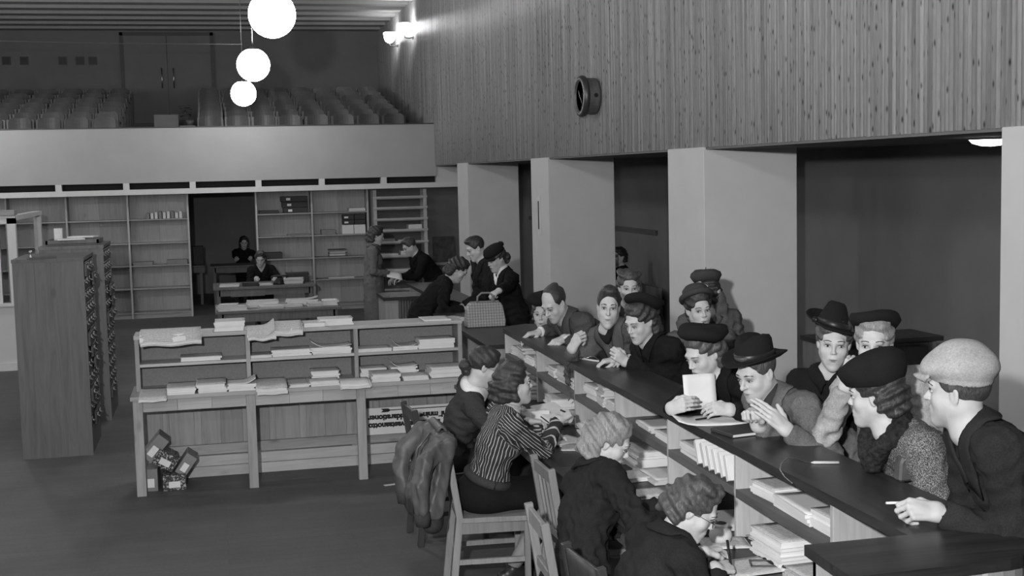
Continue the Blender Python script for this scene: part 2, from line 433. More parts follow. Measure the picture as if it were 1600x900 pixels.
# balcony floor in steps
bf = struct(boxo('floor_balcony', (-11, XW, YB+.18, 23.45, 2.40, 2.65), M['floor']))
for k in range(1, 8):
    y0 = 23.45+.7*(k-1); boxo('step', (-11, XW, y0, y0+.7 if k < 7 else YR, 2.45, 2.65+.13*k), M['floor'], bf)
rw = struct(boxo('wall_rear', (-11, XW+.3, YR, YR+.2, 2.4, ZT+.3), M['rear_wall']))
for ih, px in enumerate((10, 38, 98, 125, 145)):
    c = at_y(px, 95, YR); mb = MB()
    for (a0, a1, b0, b1) in ((-.09, .09, .07, .09), (-.09, .09, -.09, -.07), (-.09, -.07, -.07, .07), (.07, .09, -.07, .07)):
        mb.box(c[0]+a0, c[0]+a1, YR-.02, YR, c[2]+b0, c[2]+b1)
    t = thing('wall_hatch', '%s square hatch from the left high on the rear balcony wall' % ('first', 'second', 'third', 'fourth', 'fifth')[ih], 'hatch', (c[0], YR, c[2]), 0, 'square hatches in the rear balcony wall')
    mb.build('hatch_frame', M['cab_d'], t)
    boxo('opening', (c[0]-.07, c[0]+.07, YR-.008, YR, c[2]-.07, c[2]+.07), M['black'], t)
# double door at the back of the balcony
d1 = struct(boxo('door_1', (-1.79, .095, YR-.06, YR, 3.55, 5.58), M['rear_wall']))
for s in (-1.79, -.86, .02):
    pass
mb = MB(); mb.box(-1.86, -1.79, YR-.09, YR, 3.5, 5.65).box(.095, .165, YR-.09, YR, 3.5, 5.65).box(-1.86, .165, YR-.09, YR, 5.58, 5.65)
mb.build('door_frame', M['cab_d'], d1)
for x in (-.985, -.731):
    MB().tube([(x, YR-.12, 4.42), (x, YR-.12, 4.86)], .014).build('pull_handle', M['metal'], d1, smooth=True)
boxo('door_joint', (-.865, -.85, YR-.064, YR-.06, 3.55, 5.58), M['black'], d1)

# ------------------------------------------------------------------ lamps
def globe_lamp(x, y, z, label, r=.2):
    t = thing('pendant_lamp', label, 'lamp', (x, y, z), 0, 'opal globe lamps in a row')
    prof = [(max(.004, r*math.cos(a)), r*math.sin(a)) for a in np.linspace(-math.pi/2, 1.13, 18)]
    MB().lathe(prof, 36, (x, y, z)).build('globe', M['opal'], t, smooth=True)
    MB().lathe([(.09, r*.90), (.09, r*.93), (.05, r*1.0), (.02, r*1.15)], 20, (x, y, z)).build('cap', M['metal'], t, smooth=True)
    MB().tube([(x, y, z+r*1.1), (x, y, ZT+.2)], .007, 6).build('hanging_rod', M['metal'], t, smooth=True)
    MB().lathe([(.05, 0), (.05, .03), (.02, .06)], 16, (x, y, ZT+.14)).build('canopy', M['metal'], t, smooth=True)
globe_lamp(.56, 11.16, 3.742, 'largest, nearest white opal globe lamp cut by the top of the photo')
globe_lamp(.555, 16.03, 3.738, 'middle white opal globe lamp hanging on a thin rod')
globe_lamp(.55, 20.83, 3.705, 'smallest, farthest white opal globe lamp above the balcony edge')
for i, y in enumerate((6.3, 1.45)): globe_lamp(.56, y, 3.742, 'white opal globe lamp in line with the others, %s, overhead' % ('just nearer', 'nearest of all')[i])
for j, x in enumerate((-3.95, -8.4)):  # unseen rows added to spread soft light through the hall
    for i, y in enumerate((1.45, 6.3, 11.16, 16.03, 20.83)): globe_lamp(x, y, 3.742, '%s added out-of-view opal globe lamp of the %s row to the left' % (('nearest', 'second', 'third', 'fourth', 'farthest')[i], ('second', 'third')[j]))
def sconce(x_px, y_px, Y, label):
    c = at_y(x_px, y_px, Y); c[0] = XW-.17
    t = thing('wall_sconce', label, 'wall lamp', c, 0, 'opal wall lamps beside the balcony')
    prof = [(.003, -.13), (.05, -.125), (.09, -.09), (.115, -.03), (.125, .06), (.12, .08), (.004, .085)]
    MB().lathe(prof, 24, c).build('bowl', M['opal_wall'], t, smooth=True)
    MB().tube([c+(0, 0, -.125), c+(0, 0, -.19), c+(.08, 0, -.2), c+(.17, 0, -.18)], .012).build('arm', M['darkmetal'], t, smooth=True)
    MB().lathe([(.045, 0), (.045, .012), (.02, .02)], 16, c+(.16, 0, -.18), roty(-math.pi/2)).build('wall_plate', M['darkmetal'], t, smooth=True)
sconce(624, 43, 24.3, 'right one of two glowing bowl sconces, nearer on the clad wall')
sconce(599, 57, 26.4, 'left one of two glowing bowl sconces, farther on the clad wall')
c = at_z(1548, 209, ZC-.03); c[1] = min(c[1], 30)
c = at_x(1548, 211, 4.75)
c[2] = ZC-.02
t = thing('flush_lamp', 'shallow white bowl lamp on the dark aisle ceiling', 'lamp', c)
MB().lathe([(.004, -.055), (.06, -.05), (.11, -.034), (.13, -.012), (.004, -.011)], 28, c).build('bowl', M['opal_flush'], t, smooth=True)
MB().lathe([(.135, -.014), (.135, 0)], 28, c).build('rim', M['white_paint'], t, smooth=False)
c = np.array([1.9, 25.3, 2.4]); t = thing('flush_lamp', 'added unseen bowl lamp brightening the room beyond the doorway', 'lamp', c)  # added out of sight to lift the dark room behind the doorway
MB().lathe([(.004, -.075), (.09, -.068), (.16, -.045), (.19, -.012), (.004, -.011)], 24, c).build('bowl', M['opal_flush'], t, smooth=True)
MB().lathe([(.2, -.014), (.2, 0)], 24, c).build('rim', M['white_paint'], t)
# cable strung along the front of the lamps
a, b = at_y(0, 64, 20.8), at_y(378, 69, 20.8)
tag(MB().tube([a+(-3, 0, .02), a, (a+b)/2+(0, 0, -.015), b], .006, 6).build('hanging_cable', M['metal'], loc=b), 'thin bright cable strung across to the farthest globe lamp', 'cable')
# clock
c = at_x(932, 150, XW); c = np.array([XW, 12.56, 3.11])
t = thing('wall_clock', 'round double-sided wall clock with a dark rim on the clad wall', 'clock', c)
Rl = roty(-math.pi/2)
MB().lathe([(.17, 0), (.185, .02), (.185, .12), (.17, .13)], 32, c, Rl).build('drum', M['cab_z'], t, smooth=False)
MB().lathe([(.165, .13), (.205, .13), (.212, .155), (.20, .185), (.165, .19), (.15, .17)], 40, c, Rl).build('rim', M['darkmetal'], t, smooth=True)
MB().lathe([(.15, .165), (.15, .17)], 32, c, Rl).build('dial', M['paper2'], t)
for ang, L in ((2.3, .11), (-.6, .07)):
    p = c+(-.178, 0, 0); MB().bar(p, p+np.array([0, -math.sin(ang)*L, math.cos(ang)*L]), .012, .004, (1, 0, 0)).build('hand', M['black'], t)
MB().lathe([(.022, .0), (.022, .006)], 12, c+(-.06, -.184, 0), rotx(math.pi/2)).build('winding_hole', M['black'], t)
# narrow plate on the second pillar
c = np.array([XW, 14.98, 1.83])
t = thing('thermometer', 'narrow wall thermometer on the side of the second pillar', 'thermometer', c)
boxo('plate', (XW-.012, XW, 14.93, 15.03, 1.58, 2.06), M['white_paint'], t, .003)
MB().tube([(XW-.016, 14.98, 1.66), (XW-.016, 14.98, 2.0)], .008).build('tube', M['black'], t)

# ------------------------------------------------------------------ balcony chairs
def theatre_chair():
    t = thing('theatre_chair', 'wooden theatre chair on the balcony', 'chair')
    def back(u, v):
        x = (u-.5)*.37; zz = .47+.36*v; edge = abs(u-.5)*2
        zz -= .05*max(0, edge-.75)/.25*v
        return (x, .19-.05*(1-edge*edge)*-1+.04*v-.05, zz)
    MB().sheet(back, 9, 5, .014).build('backrest', M['seat_w'], t, False)
    MB().sheet(lambda u, v: ((u-.5)*.37, -.22+.4*v, .45-.03*math.sin(v*math.pi)+.0*u), 5, 6, .016).build('seat', M['seat_w'], t, False)
    for s in (-1, 1):
        mb = MB().bar((s*.2, .2, 0), (s*.2, .23, .8), .025, .045, (1, 0, 0)).bar((s*.2, -.17, 0), (s*.2, -.17, .62), .025, .04, (1, 0, 0))
        mb.box(s*.2-.02, s*.2+.02, -.2, .2, .61, .635); mb.build('side_frame', M['seat_w'], t, False)
    return t
proto = theatre_chair(); first = True
rows = ['front row', 'second row', 'third row', 'fourth row', 'fifth row', 'sixth row', 'rearmost row']
for r in range(7):
    for blk, xs in (('right', [3.29-.466*k for k in range(8)]), ('left', [-1.76-.466*k for k in range(6)])):
        for ix, x in enumerate(xs):
            o = proto if first else copy_tree(proto); first = False
            o.location = (x+random.uniform(-.01, .01), 23.08+.7*r+random.uniform(-.015, .015), 2.65+.13*r)
            o.rotation_euler = (0, 0, random.uniform(-.03, .03))
            o['label'] = '%s theatre chair from the %s in the %s of the %s balcony block' % (('first', 'second', 'third', 'fourth', 'fifth', 'sixth', 'seventh', 'eighth')[ix], 'clad wall' if blk == 'right' else 'gangway', rows[r], blk)
            o['group'] = '%s of the %s balcony block' % (rows[r], blk)
# bench, low table and plant in the balcony gangway
t = thing('balcony_bench', 'small dark bench in the balcony gangway between the blocks', 'bench', (-.74, 23.3, 2.65))
boxo('seat', (-.95, -.53, 23.2, 23.5, 3.2, 3.25), M['seat_w'], t); boxo('backrest', (-.95, -.53, 23.5, 23.53, 3.2, 3.52), M['seat_w'], t)
for x in (-.93, -.57): boxo('leg', (x, x+.04, 23.25, 23.5, 2.65, 3.2), M['seat_w'], t)
t = thing('plant_table', 'low table under the plant in the balcony gangway', 'table', (-.3, 23.2, 2.65))
boxo('tabletop', (-.50, -.24, 22.95, 23.2, 3.26, 3.3), M['seat_w'], t)
for x in (-.48, -.30): boxo('leg', (x, x+.04, 23.0, 23.15, 2.65, 3.26), M['seat_w'], t)
t = thing('potted_plant', 'small dark leafy plant standing in the balcony gangway', 'plant', (-.33, 23.08, 3.3))
MB().lathe([(.05, 0), (.07, .1), (.06, .1)], 14, (-.33, 23.08, 3.3)).build('pot', M['cab_d'], t, smooth=True)
MB().tube([(-.36, 23.08, 3.38), (-.37, 23.08, 3.5), (-.40, 23.08, 3.62)], .008).build('stem', M['f_charcoal'], t)
for k in range(14):
    a = k*2.4; e = .3+.5*random.random(); c0 = np.array([-.39+.03*math.cos(a), 23.08+.03*math.sin(a), 3.46+.015*k])
    dv = np.array([math.cos(a)*math.cos(e), math.sin(a)*math.cos(e), math.sin(e)*.6]); L = .11
    sd = unit(np.cross(dv, (0, 0, 1)))
    MB().sheet(lambda u, v: c0+dv*L*u+sd*(v-.5)*.09*math.sin(math.pi*min(.97, u*.9+.08))-np.array([0, 0, .05])*u*u, 5, 3, .002).build('leaf', M['f_charcoal'], t)

# ------------------------------------------------------------------ back shelving
def shelving(name, label, xs, levels, y0=22.6, y1=22.97):
    t = thing(name, label, 'shelving', ((xs[0]+xs[-1])/2, (y0+y1)/2, 0))
    for x in xs: boxo('upright', (x-.015, x+.015, y0, y1, 0, 2.12), M['pale_z'], t)
    for i in range(len(xs)-1):
        for z in levels: boxo('shelf_board', (xs[i]+.015, xs[i+1]-.015, y0+.015, y1-.02, z-.022, z), M['wood_x'], t)
        n = 2; wdt = (xs[i+1]-xs[i])/n
        for k in range(n): boxo('back_board', (xs[i]+k*wdt+.001, xs[i]+(k+1)*wdt-.001, y1-.02, y1-.005, .0, 2.12), M['pale_z'], t)
        boxo('plinth', (xs[i]+.015, xs[i+1]-.015, y0+.03, y0+.05, 0, .1), M['wood_x'], t)
    return t
shelving('back_shelving', 'tall open pine shelving left of the doorway', [-5.3, -4.33, -3.372, -2.416, -1.42, -.427], [.1, .52, .915, 1.3, 1.705])
shelving('back_shelving', 'tall open pine shelving right of the doorway', [.73, 1.69, 2.674], [.1, .55, .94, 1.335, 1.735])
# slatted rack at the right end
t = thing('slatted_rack', 'pale slatted wooden rack at the right end of the shelving', 'rack', (3.27, 22.75, 0))
for x in (2.80, 3.70):
    for y in (22.55, 22.92): boxo('post', (x-.03, x+.03, y, y+.04, 0, 2.1), M['pale_z'], t)
for z in (.3, .6, .9, 1.15, 1.36, 1.56, 1.76, 1.95):
    boxo('front_slat', (2.76, 3.74, 22.53, 22.55, z, z+.035), M['pale_x'], t)
    boxo('shelf_board', (2.83, 3.67, 22.56, 22.92, z-.02, z), M['wood_x'], t)
# dark picture panel at the end of the back wall
t = thing('wall_picture', 'dark landscape picture on the back wall beside the pillar', 'picture', (4.07, 22.9, 1.0))
boxo('panel', (3.88, 4.28, 22.9, 22.93, .75, 1.22), plain('dark_picture', .05, .6, .7, 9), t)
boxo('ledge', (3.85, 4.28, 22.85, 22.93, .70, .75), M['wood_x'], t)

# things on the back shelving: dark box files, bundles
def shelf_thing(name, label, cat, b, mat, grp=None, tagw=False):
    t = thing(name, label, cat, ((b[0]+b[1])/2, (b[2]+b[3])/2, b[4]), 0, grp)
    boxo('body', b, mat, t, .004)
    if tagw:
        cx = b[0]+(b[1]-b[0])*.28; boxo('spine_label', (cx-.035, cx+.035, b[2]-.004, b[2], b[4]+.025, b[5]-.03), M['paper'], t)
    return t
for k in range(3): shelf_thing('box_file', 'black box file, %s of three stacked on the top shelf right of the doorway' % ('lowest', 'middle', 'topmost')[k], 'box file', (1.2-.02*k, 1.62, 22.65, 22.93, 1.735+.1*k, 1.83+.1*k), M['folder'], 'black box files on the back shelving', True)
shelf_thing('box_file', 'single flat black box file on the top shelf by the doorway', 'box file', (.78, 1.12, 22.65, 22.93, 1.735, 1.79), M['folder'], None, True)
for k in range(4):
    x = 2.24+(k % 2)*.2; z = 1.50+(k//2)*.09
    shelf_thing('box_file', 'black box file in a two-by-two block, %s %s' % (('lower', 'upper')[k//2], ('left', 'right')[k % 2]), 'box file', (x, x+.19, 22.65, 22.93, z, z+.085), M['folder'], 'black box files in a block on pale boxes', k % 2 == 0)
for k in range(2): shelf_thing('card_box', 'pale cardboard box under the black files, %s one' % ('left', 'right')[k], 'box', (2.22+.21*k, 2.42+.21*k, 22.65, 22.93, 1.335, 1.495), M['paper3'], 'pale boxes under the black files')
shelf_thing('folder_pile', 'dark folder pile on the shelf behind the writing woman', 'folders', (.8, 1.15, 22.65, 22.93, .94, 1.05), M['folder'])
shelf_thing('folder_pile', 'flat grey folders on the middle shelf right of the doorway', 'folders', (1.25, 1.66, 22.65, 22.93, 1.335, 1.36), M['card'])
shelf_thing('folder_pile', 'grey arched bundle on the middle shelf beside the upright', 'folders', (1.85, 2.1, 22.65, 22.93, 1.335, 1.42), M['card'])
shelf_thing('paper_pile', 'low white papers on the top shelf near the slatted rack', 'papers', (2.35, 2.64, 22.65, 22.93, 1.735, 1.79), M['paper2'])
t = thing('wire_basket', 'small wire letter tray with papers on a back shelf', 'tray', (2.12, 22.8, .94))
boxo('papers', (1.98, 2.26, 22.68, 22.9, .942, 1.02), M['paper2'], t)
for z in (.95, 1.0, 1.06): MB().tube([(1.95, 22.66, z), (2.29, 22.66, z), (2.27, 22.92, z), (1.97, 22.92, z), (1.95, 22.66, z)], .006, 5).build('wire', M['darkmetal'], t)
shelf_thing('paper_pile', 'long white paper pile on a low back shelf', 'papers', (1.95, 2.4, 22.63, 22.93, .55, .57), M['paper2'])
for k in range(9):
    x = -1.12+.068*k; hh = .1+.03*random.random()
    shelf_thing('booklet', '%s thin upright booklet from the left on the upper left shelving' % ('first', 'second', 'third', 'fourth', 'fifth', 'sixth', 'seventh', 'eighth', 'ninth')[k], 'booklet', (x, x+.05, 22.68, 22.88, 1.705, 1.705+hh), M['paper2'] if k % 3 else M['card'], 'booklets on the upper left shelving')
shelf_thing('paper_pile', 'flat grey papers on the third shelf left of the doorway, left pile', 'papers', (-1.38, -1.05, 22.66, 22.9, .915, .97), M['card'])
shelf_thing('paper_pile', 'flat grey papers on the third shelf left of the doorway, right pile', 'papers', (-.82, -.47, 22.66, 22.9, .915, .985), M['card'])
for i, (x0, x1, z, hh) in enumerate([(2.85, 3.2, .9, .06), (3.25, 3.62, .9, .1), (2.9, 3.15, 1.15, .08), (3.2, 3.4, 1.15, .05), (3.4, 3.64, 1.36, .11), (2.88, 3.15, 1.36, .05), (3.0, 3.5, .6, .08)]):
    shelf_thing('paper_bundle', 'white paper bundle on the slatted rack, number %s counted from its lower shelves' % ('one', 'two', 'three', 'four', 'five', 'six', 'seven')[i], 'papers', (x0, x1, 22.6, 22.88, z, z+hh), (M['paper2'], M['paper3'], M['card'])[i % 3], 'bundles on the slatted rack')

# ------------------------------------------------------------------ glazed partition at the left
t = thing('glazed_partition', 'pale framed glass office partition at the left edge', 'partition', (-2.9, 17.0, 0))
boxo('low_wall', (-6.5, -2.5, 17.0, 17.08, 0, .82), M['plaster'], t)
boxo('low_wall', (-2.54, -2.46, 17.08, 19.5, 0, .82), M['plaster'], t)
boxo('skirting', (-6.5, -2.5, 16.97, 17.0, 0, .1), M['white_paint'], t)
boxo('sill', (-6.5, -2.44, 16.96, 17.12, .82, .86), M['white_paint'], t)
for x in (-5.2, -3.9, -3.25, -2.66): boxo('post', (x-.03, x+.03, 17.0, 17.07, .86, 1.85), M['white_paint'], t)
boxo('corner_post', (-2.53, -2.43, 16.98, 17.08, .86, 1.93), M['white_paint'], t)
boxo('post', (-2.53, -2.43, 19.42, 19.5, .86, 1.93), M['white_paint'], t)
boxo('top_rail', (-6.5, -2.43, 16.98, 17.08, 1.86, 1.96), M['white_paint'], t)
boxo('top_rail', (-2.54, -2.42, 17.08, 19.5, 1.90, 1.96), M['white_paint'], t)
boxo('lintel_board', (-6.5, -2.43, 16.95, 17.2, 1.965, 2.03), M['wood_x'], t)
xs = (-6.5, -5.2, -3.9, -3.25, -2.66, -2.48)
for a, b in zip(xs[:-1], xs[1:]): boxo('glass_pane', (a+.03, b-.03, 17.03, 17.036, .86, 1.86), M['glass'], t)
boxo('glass_pane', (-2.486, -2.48, 17.09, 19.42, .86, 1.9), M['glass'], t)

# ------------------------------------------------------------------ card index cabinets
def card_cabinet(label, x0, x1, y0, y1, H, nc, nr):
    t = thing('card_cabinet', label, 'cabinet', ((x0+x1)/2, (y0+y1)/2, 0), 0, 'card index cabinets')
    wdt = (x1-x0-.02)/4
    boxo('carcass', (x0+.02, x1-.03, y0+.02, y1-.02, .02, H-.03), M['cab_z'], t)
    boxo('end_panel', (x0, x1, y0, y0+.02, 0, H-.03), M['cab_z'], t)
    boxo('end_panel', (x0+.02, x1, y1-.02, y1, 0, H-.03), M['cab_z'], t)
    boxo('top', (x0-.005, x1+.005, y0-.005, y1+.005, H-.03, H), M['cab_z'], t)
    dw = (y1-y0-.05)/nc; z0 = .22; dh = (H-.05-z0)/nr
    boxo('plinth', (x1-.03, x1-.005, y0+.02, y1-.02, 0, z0), M['cab_z'], t)
    d0 = None
    for i in range(nc):
        for j in range(nr):
            yc = y0+.025+dw*(i+.5); zc = z0+dh*(j+.5); off = 0 if random.random() < .9 else .03
            if d0 is None:
                d0 = MB().box(-.02, 0, -dw/2+.004, dw/2-.004, -dh/2+.004, dh/2-.004).build('drawer', M['cab_d'], t, False, False, .002)
                p0 = MB().tube([(.0, -.02, .015), (.016, -.02, .0), (.022, 0, -.012), (.016, .02, .0), (0, .02, .015)], .005, 6).build('pull', M['brass'], d0, False, True)
                l0 = MB().box(0, .003, -.035, .035, .012, .034).build('label_card', M['paper2'], d0, False)
                d = d0
            else: d = copy_tree(d0, t)
            inv = WM[t.name].inverted(); d.location = inv@Vector((x1+off-.008, yc, zc))
    return t
card_cabinet('stained wooden card cabinet, nearer and full in view', -1.676, -1.10, 11.39, 12.27, 1.715, 4, 12)
card_cabinet('stained wooden card cabinet, farther one behind the first', -1.66, -1.065, 13.0, 13.9, 1.74, 4, 12)
c = at_z(66, 404, 1.715); t = thing('flat_book', 'thin dark book lying on top of the nearer cabinet', 'book', c)
MB().obox(c+(0, 0, .008), (.22, .16, .016), rotz(.2)).build('cover', M['cab_d'], t)
c = at_z(48, 405, 1.715); t = thing('rubber_stamp', 'little dark stamp with bright knob on the nearer cabinet', 'stamp', c)
MB().lathe([(.018, 0), (.018, .012), (.007, .02), (.006, .045), (.013, .055), (.012, .07), (.003, .076)], 14, c).build('handle', M['metal'], t, smooth=True)
boxo('pad', (c[0]-.03, c[0]+.03, c[1]-.02, c[1]+.02, c[2], c[2]+.006), M['black'], t)
t = thing('wooden_tray', 'low wooden tray box on the farther cabinet', 'tray', (-1.4, 13.4, 1.74))
mb = MB(); mb.box(-1.62, -1.12, 13.2, 13.75, 1.742, 1.755); 
for b in ((-1.62, -1.6, 13.2, 13.75), (-1.14, -1.12, 13.2, 13.75), (-1.62, -1.12, 13.2, 13.22), (-1.62, -1.12, 13.73, 13.75)): mb.box(*b, 1.75, 1.79)
mb.build('box', M['cab_z'], t)
c = at_y(92, 384, 13.5); t = thing('desk_calendar', 'small upright block calendar on the farther cabinet', 'calendar', (c[0], 13.5, 1.74+.016))
boxo('block', (c[0]-.04, c[0]+.04, 13.48, 13.53, 1.757, 1.9), M['paper3'], t, .004); boxo('stand', (c[0]-.05, c[0]+.05, 13.46, 13.58, 1.756, 1.765), M['cab_d'], t)
MB().obox((c[0]-.005, 13.478, 1.82), (.05, .003, .05)).build('date_sheet', M['paper'], t)
for i, (dx, dy, a) in enumerate([(.12, -.1, .3), (.2, .05, -.2)]):
    tag(MB().obox((0, 0, 0), (.26, .18, .012), rotz(a)).build('loose_paper', M['paper'], loc=(c[0]+dx, 13.4+dy, 1.798+.013*i)), 'white sheet on the farther cabinet, %s one' % ('lower', 'upper')[i], 'paper') if False else None
for i, (dx, dy, a) in enumerate([(.13, -.13, .3), (.24, .05, -.2)]):
    o = MB().obox((0, 0, 0), (.26, .18, .012), rotz(a)).build('loose_papers', M['paper']); o.location = (c[0]+dx, 13.4+dy, 1.797+.014*i)
    tag(o, 'loose white papers on the farther cabinet, %s sheaf' % ('front', 'rear')[i], 'papers')

# ------------------------------------------------------------------ display shelf table
t = thing('display_shelf', 'pine table with a two-tier pigeonhole shelf full of forms', 'shelf', (.63, 10.0, 0))
XS = (-.61, .215, 1.05, 1.885)
boxo('tabletop', (-.66, 1.93, 9.70, 10.24, .728, .757), M['pale_x'], t)
for i, x in enumerate(XS):
    boxo('leg', (x-.035, x+.035, 9.72, 9.78, 0, .728), M['wood_z'], t, .003)
    boxo('leg', (x-.03, x+.03, 10.23, 10.28, 0, .728), M['wood_z'], t)
    boxo('upright', (x-.016, x+.016, 9.96, 10.24, .757, 1.155), M['wood_z'], t)
boxo('top_board', (-.63, 1.905, 9.95, 10.26, 1.155, 1.182), M['pale_x'], t)
for i in range(3):
    a, b = XS[i], XS[i+1]
    boxo('middle_shelf', (a+.016, b-.016, 9.965, 10.22, .94, .962), M['pale_x'], t)
    boxo('back_panel', (a+.016, b-.016, 10.222, 10.235, .757, 1.155), M['board'], t)
    # apron of short boards
    e = np.linspace(a+.035, b-.035, 4)
    for k in range(3): boxo('apron_board', (e[k]+.001, e[k+1]-.001, 9.735+.003*(k % 2), 9.76, .635, .728), M['pale_x'], t)
    # tongue and groove back of upright boards
    x = a-.02; k = 0
    while x < b-.03:
        wd = min((.17, .05, .19, .055, .15)[k % 5], b-.005-x); boxo('back_plank', (x+.001, x+wd-.001, 10.235, 10.25+.004*(k % 2), .22, .728), M['wood_z'], t); x += wd; k += 1
    boxo('lower_rail', (a, b, 10.2, 10.235, .185, .262), M['wood_x'], t)
    for k, z in enumerate((.0, .085)): boxo('skirting_plank', (a+.0005, b-.0005, 10.215+.004*k, 10.235, z+.004, z+.083), M['pale_x'], t)

PN = [0]
def paper_stack(cx, cy, z, w, d, h, label, rot=0.0, mat='paper', layers=None, curl=0.0, droop=0.0, grp=None, skew=.02, name='paper_stack'):
    """a pile of sheets: slabs with uneven edges, topped by one separate sheet that may curl up or droop"""
    PN[0] += 1; r = random.Random(PN[0]*13+5)
    t = thing(name, label, 'papers', (cx, cy, z), rot, grp)
    n = layers or max(2, int(h/.012)); mb = MB(); zz = 0.0
    for k in range(n):
        th = h/n; a = r.uniform(-1, 1)*.035
        mb.obox((r.uniform(-skew, skew)*.5, r.uniform(-skew, skew)*.5, zz+th/2), (w*r.uniform(.95, 1.0), d*r.uniform(.94, 1.0), th*.96), rotz(a)); zz += th
    if droop:
        mb = MB(); nl = max(2, n//2)
        for k in range(nl):
            hz = h*(k+.5)/nl; sh = r.uniform(-.008, .008)
            mb.sheet(lambda u, v: ((u-.5)*w+sh, (v-.5)*d*(1-.03*k), hz-droop*max(0, (.5-v)/.5)**1.6*(1-.1*math.sin(u*9+k))), 9, 9, h/nl*.95)
    mb.build('pile', M[mat], t, False)
    def fn(u, v):
        x = (u-.5)*w; y = (v-.5)*d; q = h+.0015
        if curl > 0: q += curl*max(0, (abs(u-.5)*2-.25)/.75)**2*(1 if u < .5 else .25)
        if curl < 0: q += -curl*max(0, ((u-.5)*2-.1)/.9)**2
        if droop: q -= droop*max(0, (.5-v)/.5)**1.6*(1-.1*math.sin(u*9))
        return (x*1.0, y, q)
    MB().sheet(fn, 9, 7, .0025).build('top_sheet', M['printed'] if mat == 'paper' and r.random() < .8 else M[mat], t, False, True)  # print on most tops also greys them, as light grazing the piles would
    return t
def pxstack(x0, x1, Y, z, d, h, label, **k):
    a, b = at_y(x0, 550, Y)[0], at_y(x1, 550, Y)[0]
    return paper_stack((a+b)/2, Y+d/2, z, abs(b-a), d, h, label, **k)
ordn = ['first', 'second', 'third', 'fourth', 'fifth', 'sixth', 'seventh', 'eighth', 'ninth', 'tenth', 'eleventh', 'twelfth', 'thirteenth']
tops = [(219, 315, 9.84, .035, .24, dict(droop=.075)), (338, 385, 9.99, .075, .22, {}), (387, 431, 9.84, .025, .24, dict(droop=.07, curl=-.05)), (426, 474, 9.88, .045, .24, dict(droop=.05)),
        (476, 510, 9.99, .03, .2, {}), (501, 554, 10.03, .05, .2, {}), (662, 706, 9.98, .012, .24, {})]
for i, (x0, x1, Y, h, d, kw) in enumerate(tops):
    pxstack(x0, x1, Y, 1.182, d, h, '%s white paper pile from the left atop the display shelf' % ordn[i], grp='piles on top of the display shelf', **kw)
mids = [(281, 346, 10.0, .03, .2, {}), (391, 424, 9.99, .018, .2, {}), (424, 487, 9.99, .05, .2, {}), (487, 550, 9.975, .055, .2, dict(curl=.05)), (557, 612, 9.98, .022, .21, {}), (613, 653, 9.98, .03, .2, dict(curl=.055)), (654, 711, 9.975, .075, .2, {})]
for i, (x0, x1, Y, h, d, kw) in enumerate(mids):
    pxstack(x0, x1, Y, .962, d, h, '%s pile of forms from the left on the display shelf middle tier' % ordn[i], grp='piles on the middle tier', mat=('paper3' if i in (4,) else 'paper'), **kw)
tabs = [(213, 257, 9.62, .02, .34, dict(droop=.03)), (258, 304, 9.71, .05, .28, {}), (305, 351, 9.70, .065, .3, {}), (353, 398, 9.71, .05, .25, dict(curl=-.04)), (399, 447, 9.62, .05, .32, dict(droop=.03)), (449, 481, 9.71, .022, .3, {}),
        (483, 529, 9.71, .03, .2, dict(mat='paper3')), (531, 578, 9.63, .02, .26, dict(droop=.025)), (580, 626, 9.71, .06, .24, {}), (628, 669, 9.71, .028, .22, dict(mat='paper3')), (671, 733, 9.76, .08, .24, {})]
for i, (x0, x1, Y, h, d, kw) in enumerate(tabs):
    pxstack(x0, x1, Y, .757, d, h, '%s pile of forms from the left along the display table front' % ordn[i], grp='piles on the display table', **kw)
backs = [(486, 530, 9.95, .075, .2, {}), (562, 604, 9.97, .07, .2, dict(mat='paper3')), (610, 652, 9.97, .07, .2, dict(curl=.05))]
for i, (x0, x1, Y, h, d, kw) in enumerate(backs):
    pxstack(x0, x1, Y, .757, d, h, '%s pile from the left in the back row of the display table' % ordn[i], grp='rear piles on the display table', **kw)
# card boxes under the table
def file_box(c, size, R, label, mats, lab=(0, -.5, 0), w=.1):
    t = thing('card_box', label, 'box', c, 0, 'card boxes heaped under the display table')
    MB().obox(c, size, R).build('carton', mats, t, True, False, .003)
    p = np.asarray(c)+np.asarray(R)@(np.array([0, -size[1]/2-.002, -size[2]*.12]))
    MB().obox(p, (size[0]*.5, .003, size[2]*.4), R).build('paper_label', M['paper'], t)
cb = at_z(271, 768, 0)
file_box(at_z(271, 768, 0)+(0, .16, .06), (.17, .26, .12), rotz(.08), 'marbled card box standing at the bottom right of the heap', M['marbled'])
file_box(at_z(238, 768, 0)+(0, .12, .085), (.10, .24, .17), rotz(-.05), 'brown upright card box beside the table leg', M['card'])
file_box(at_y(262, 715, 9.97)+(-.02, .02, .0), (.17, .22, .12), roty(.55)@rotz(.1), 'marbled card box tilted in the middle of the heap', M['marbled'])
file_box(at_y(285, 725, 9.98)+(0.03, .02, .01), (.09, .24, .17), roty(.62), 'brown card box leaning at the right of the heap', M['card'])
file_box(at_y(243, 698, 9.98)+(0, .03, .0), (.10, .22, .21), roty(.72), 'brown card box tilted on top of the heap against the leg', M['card'])
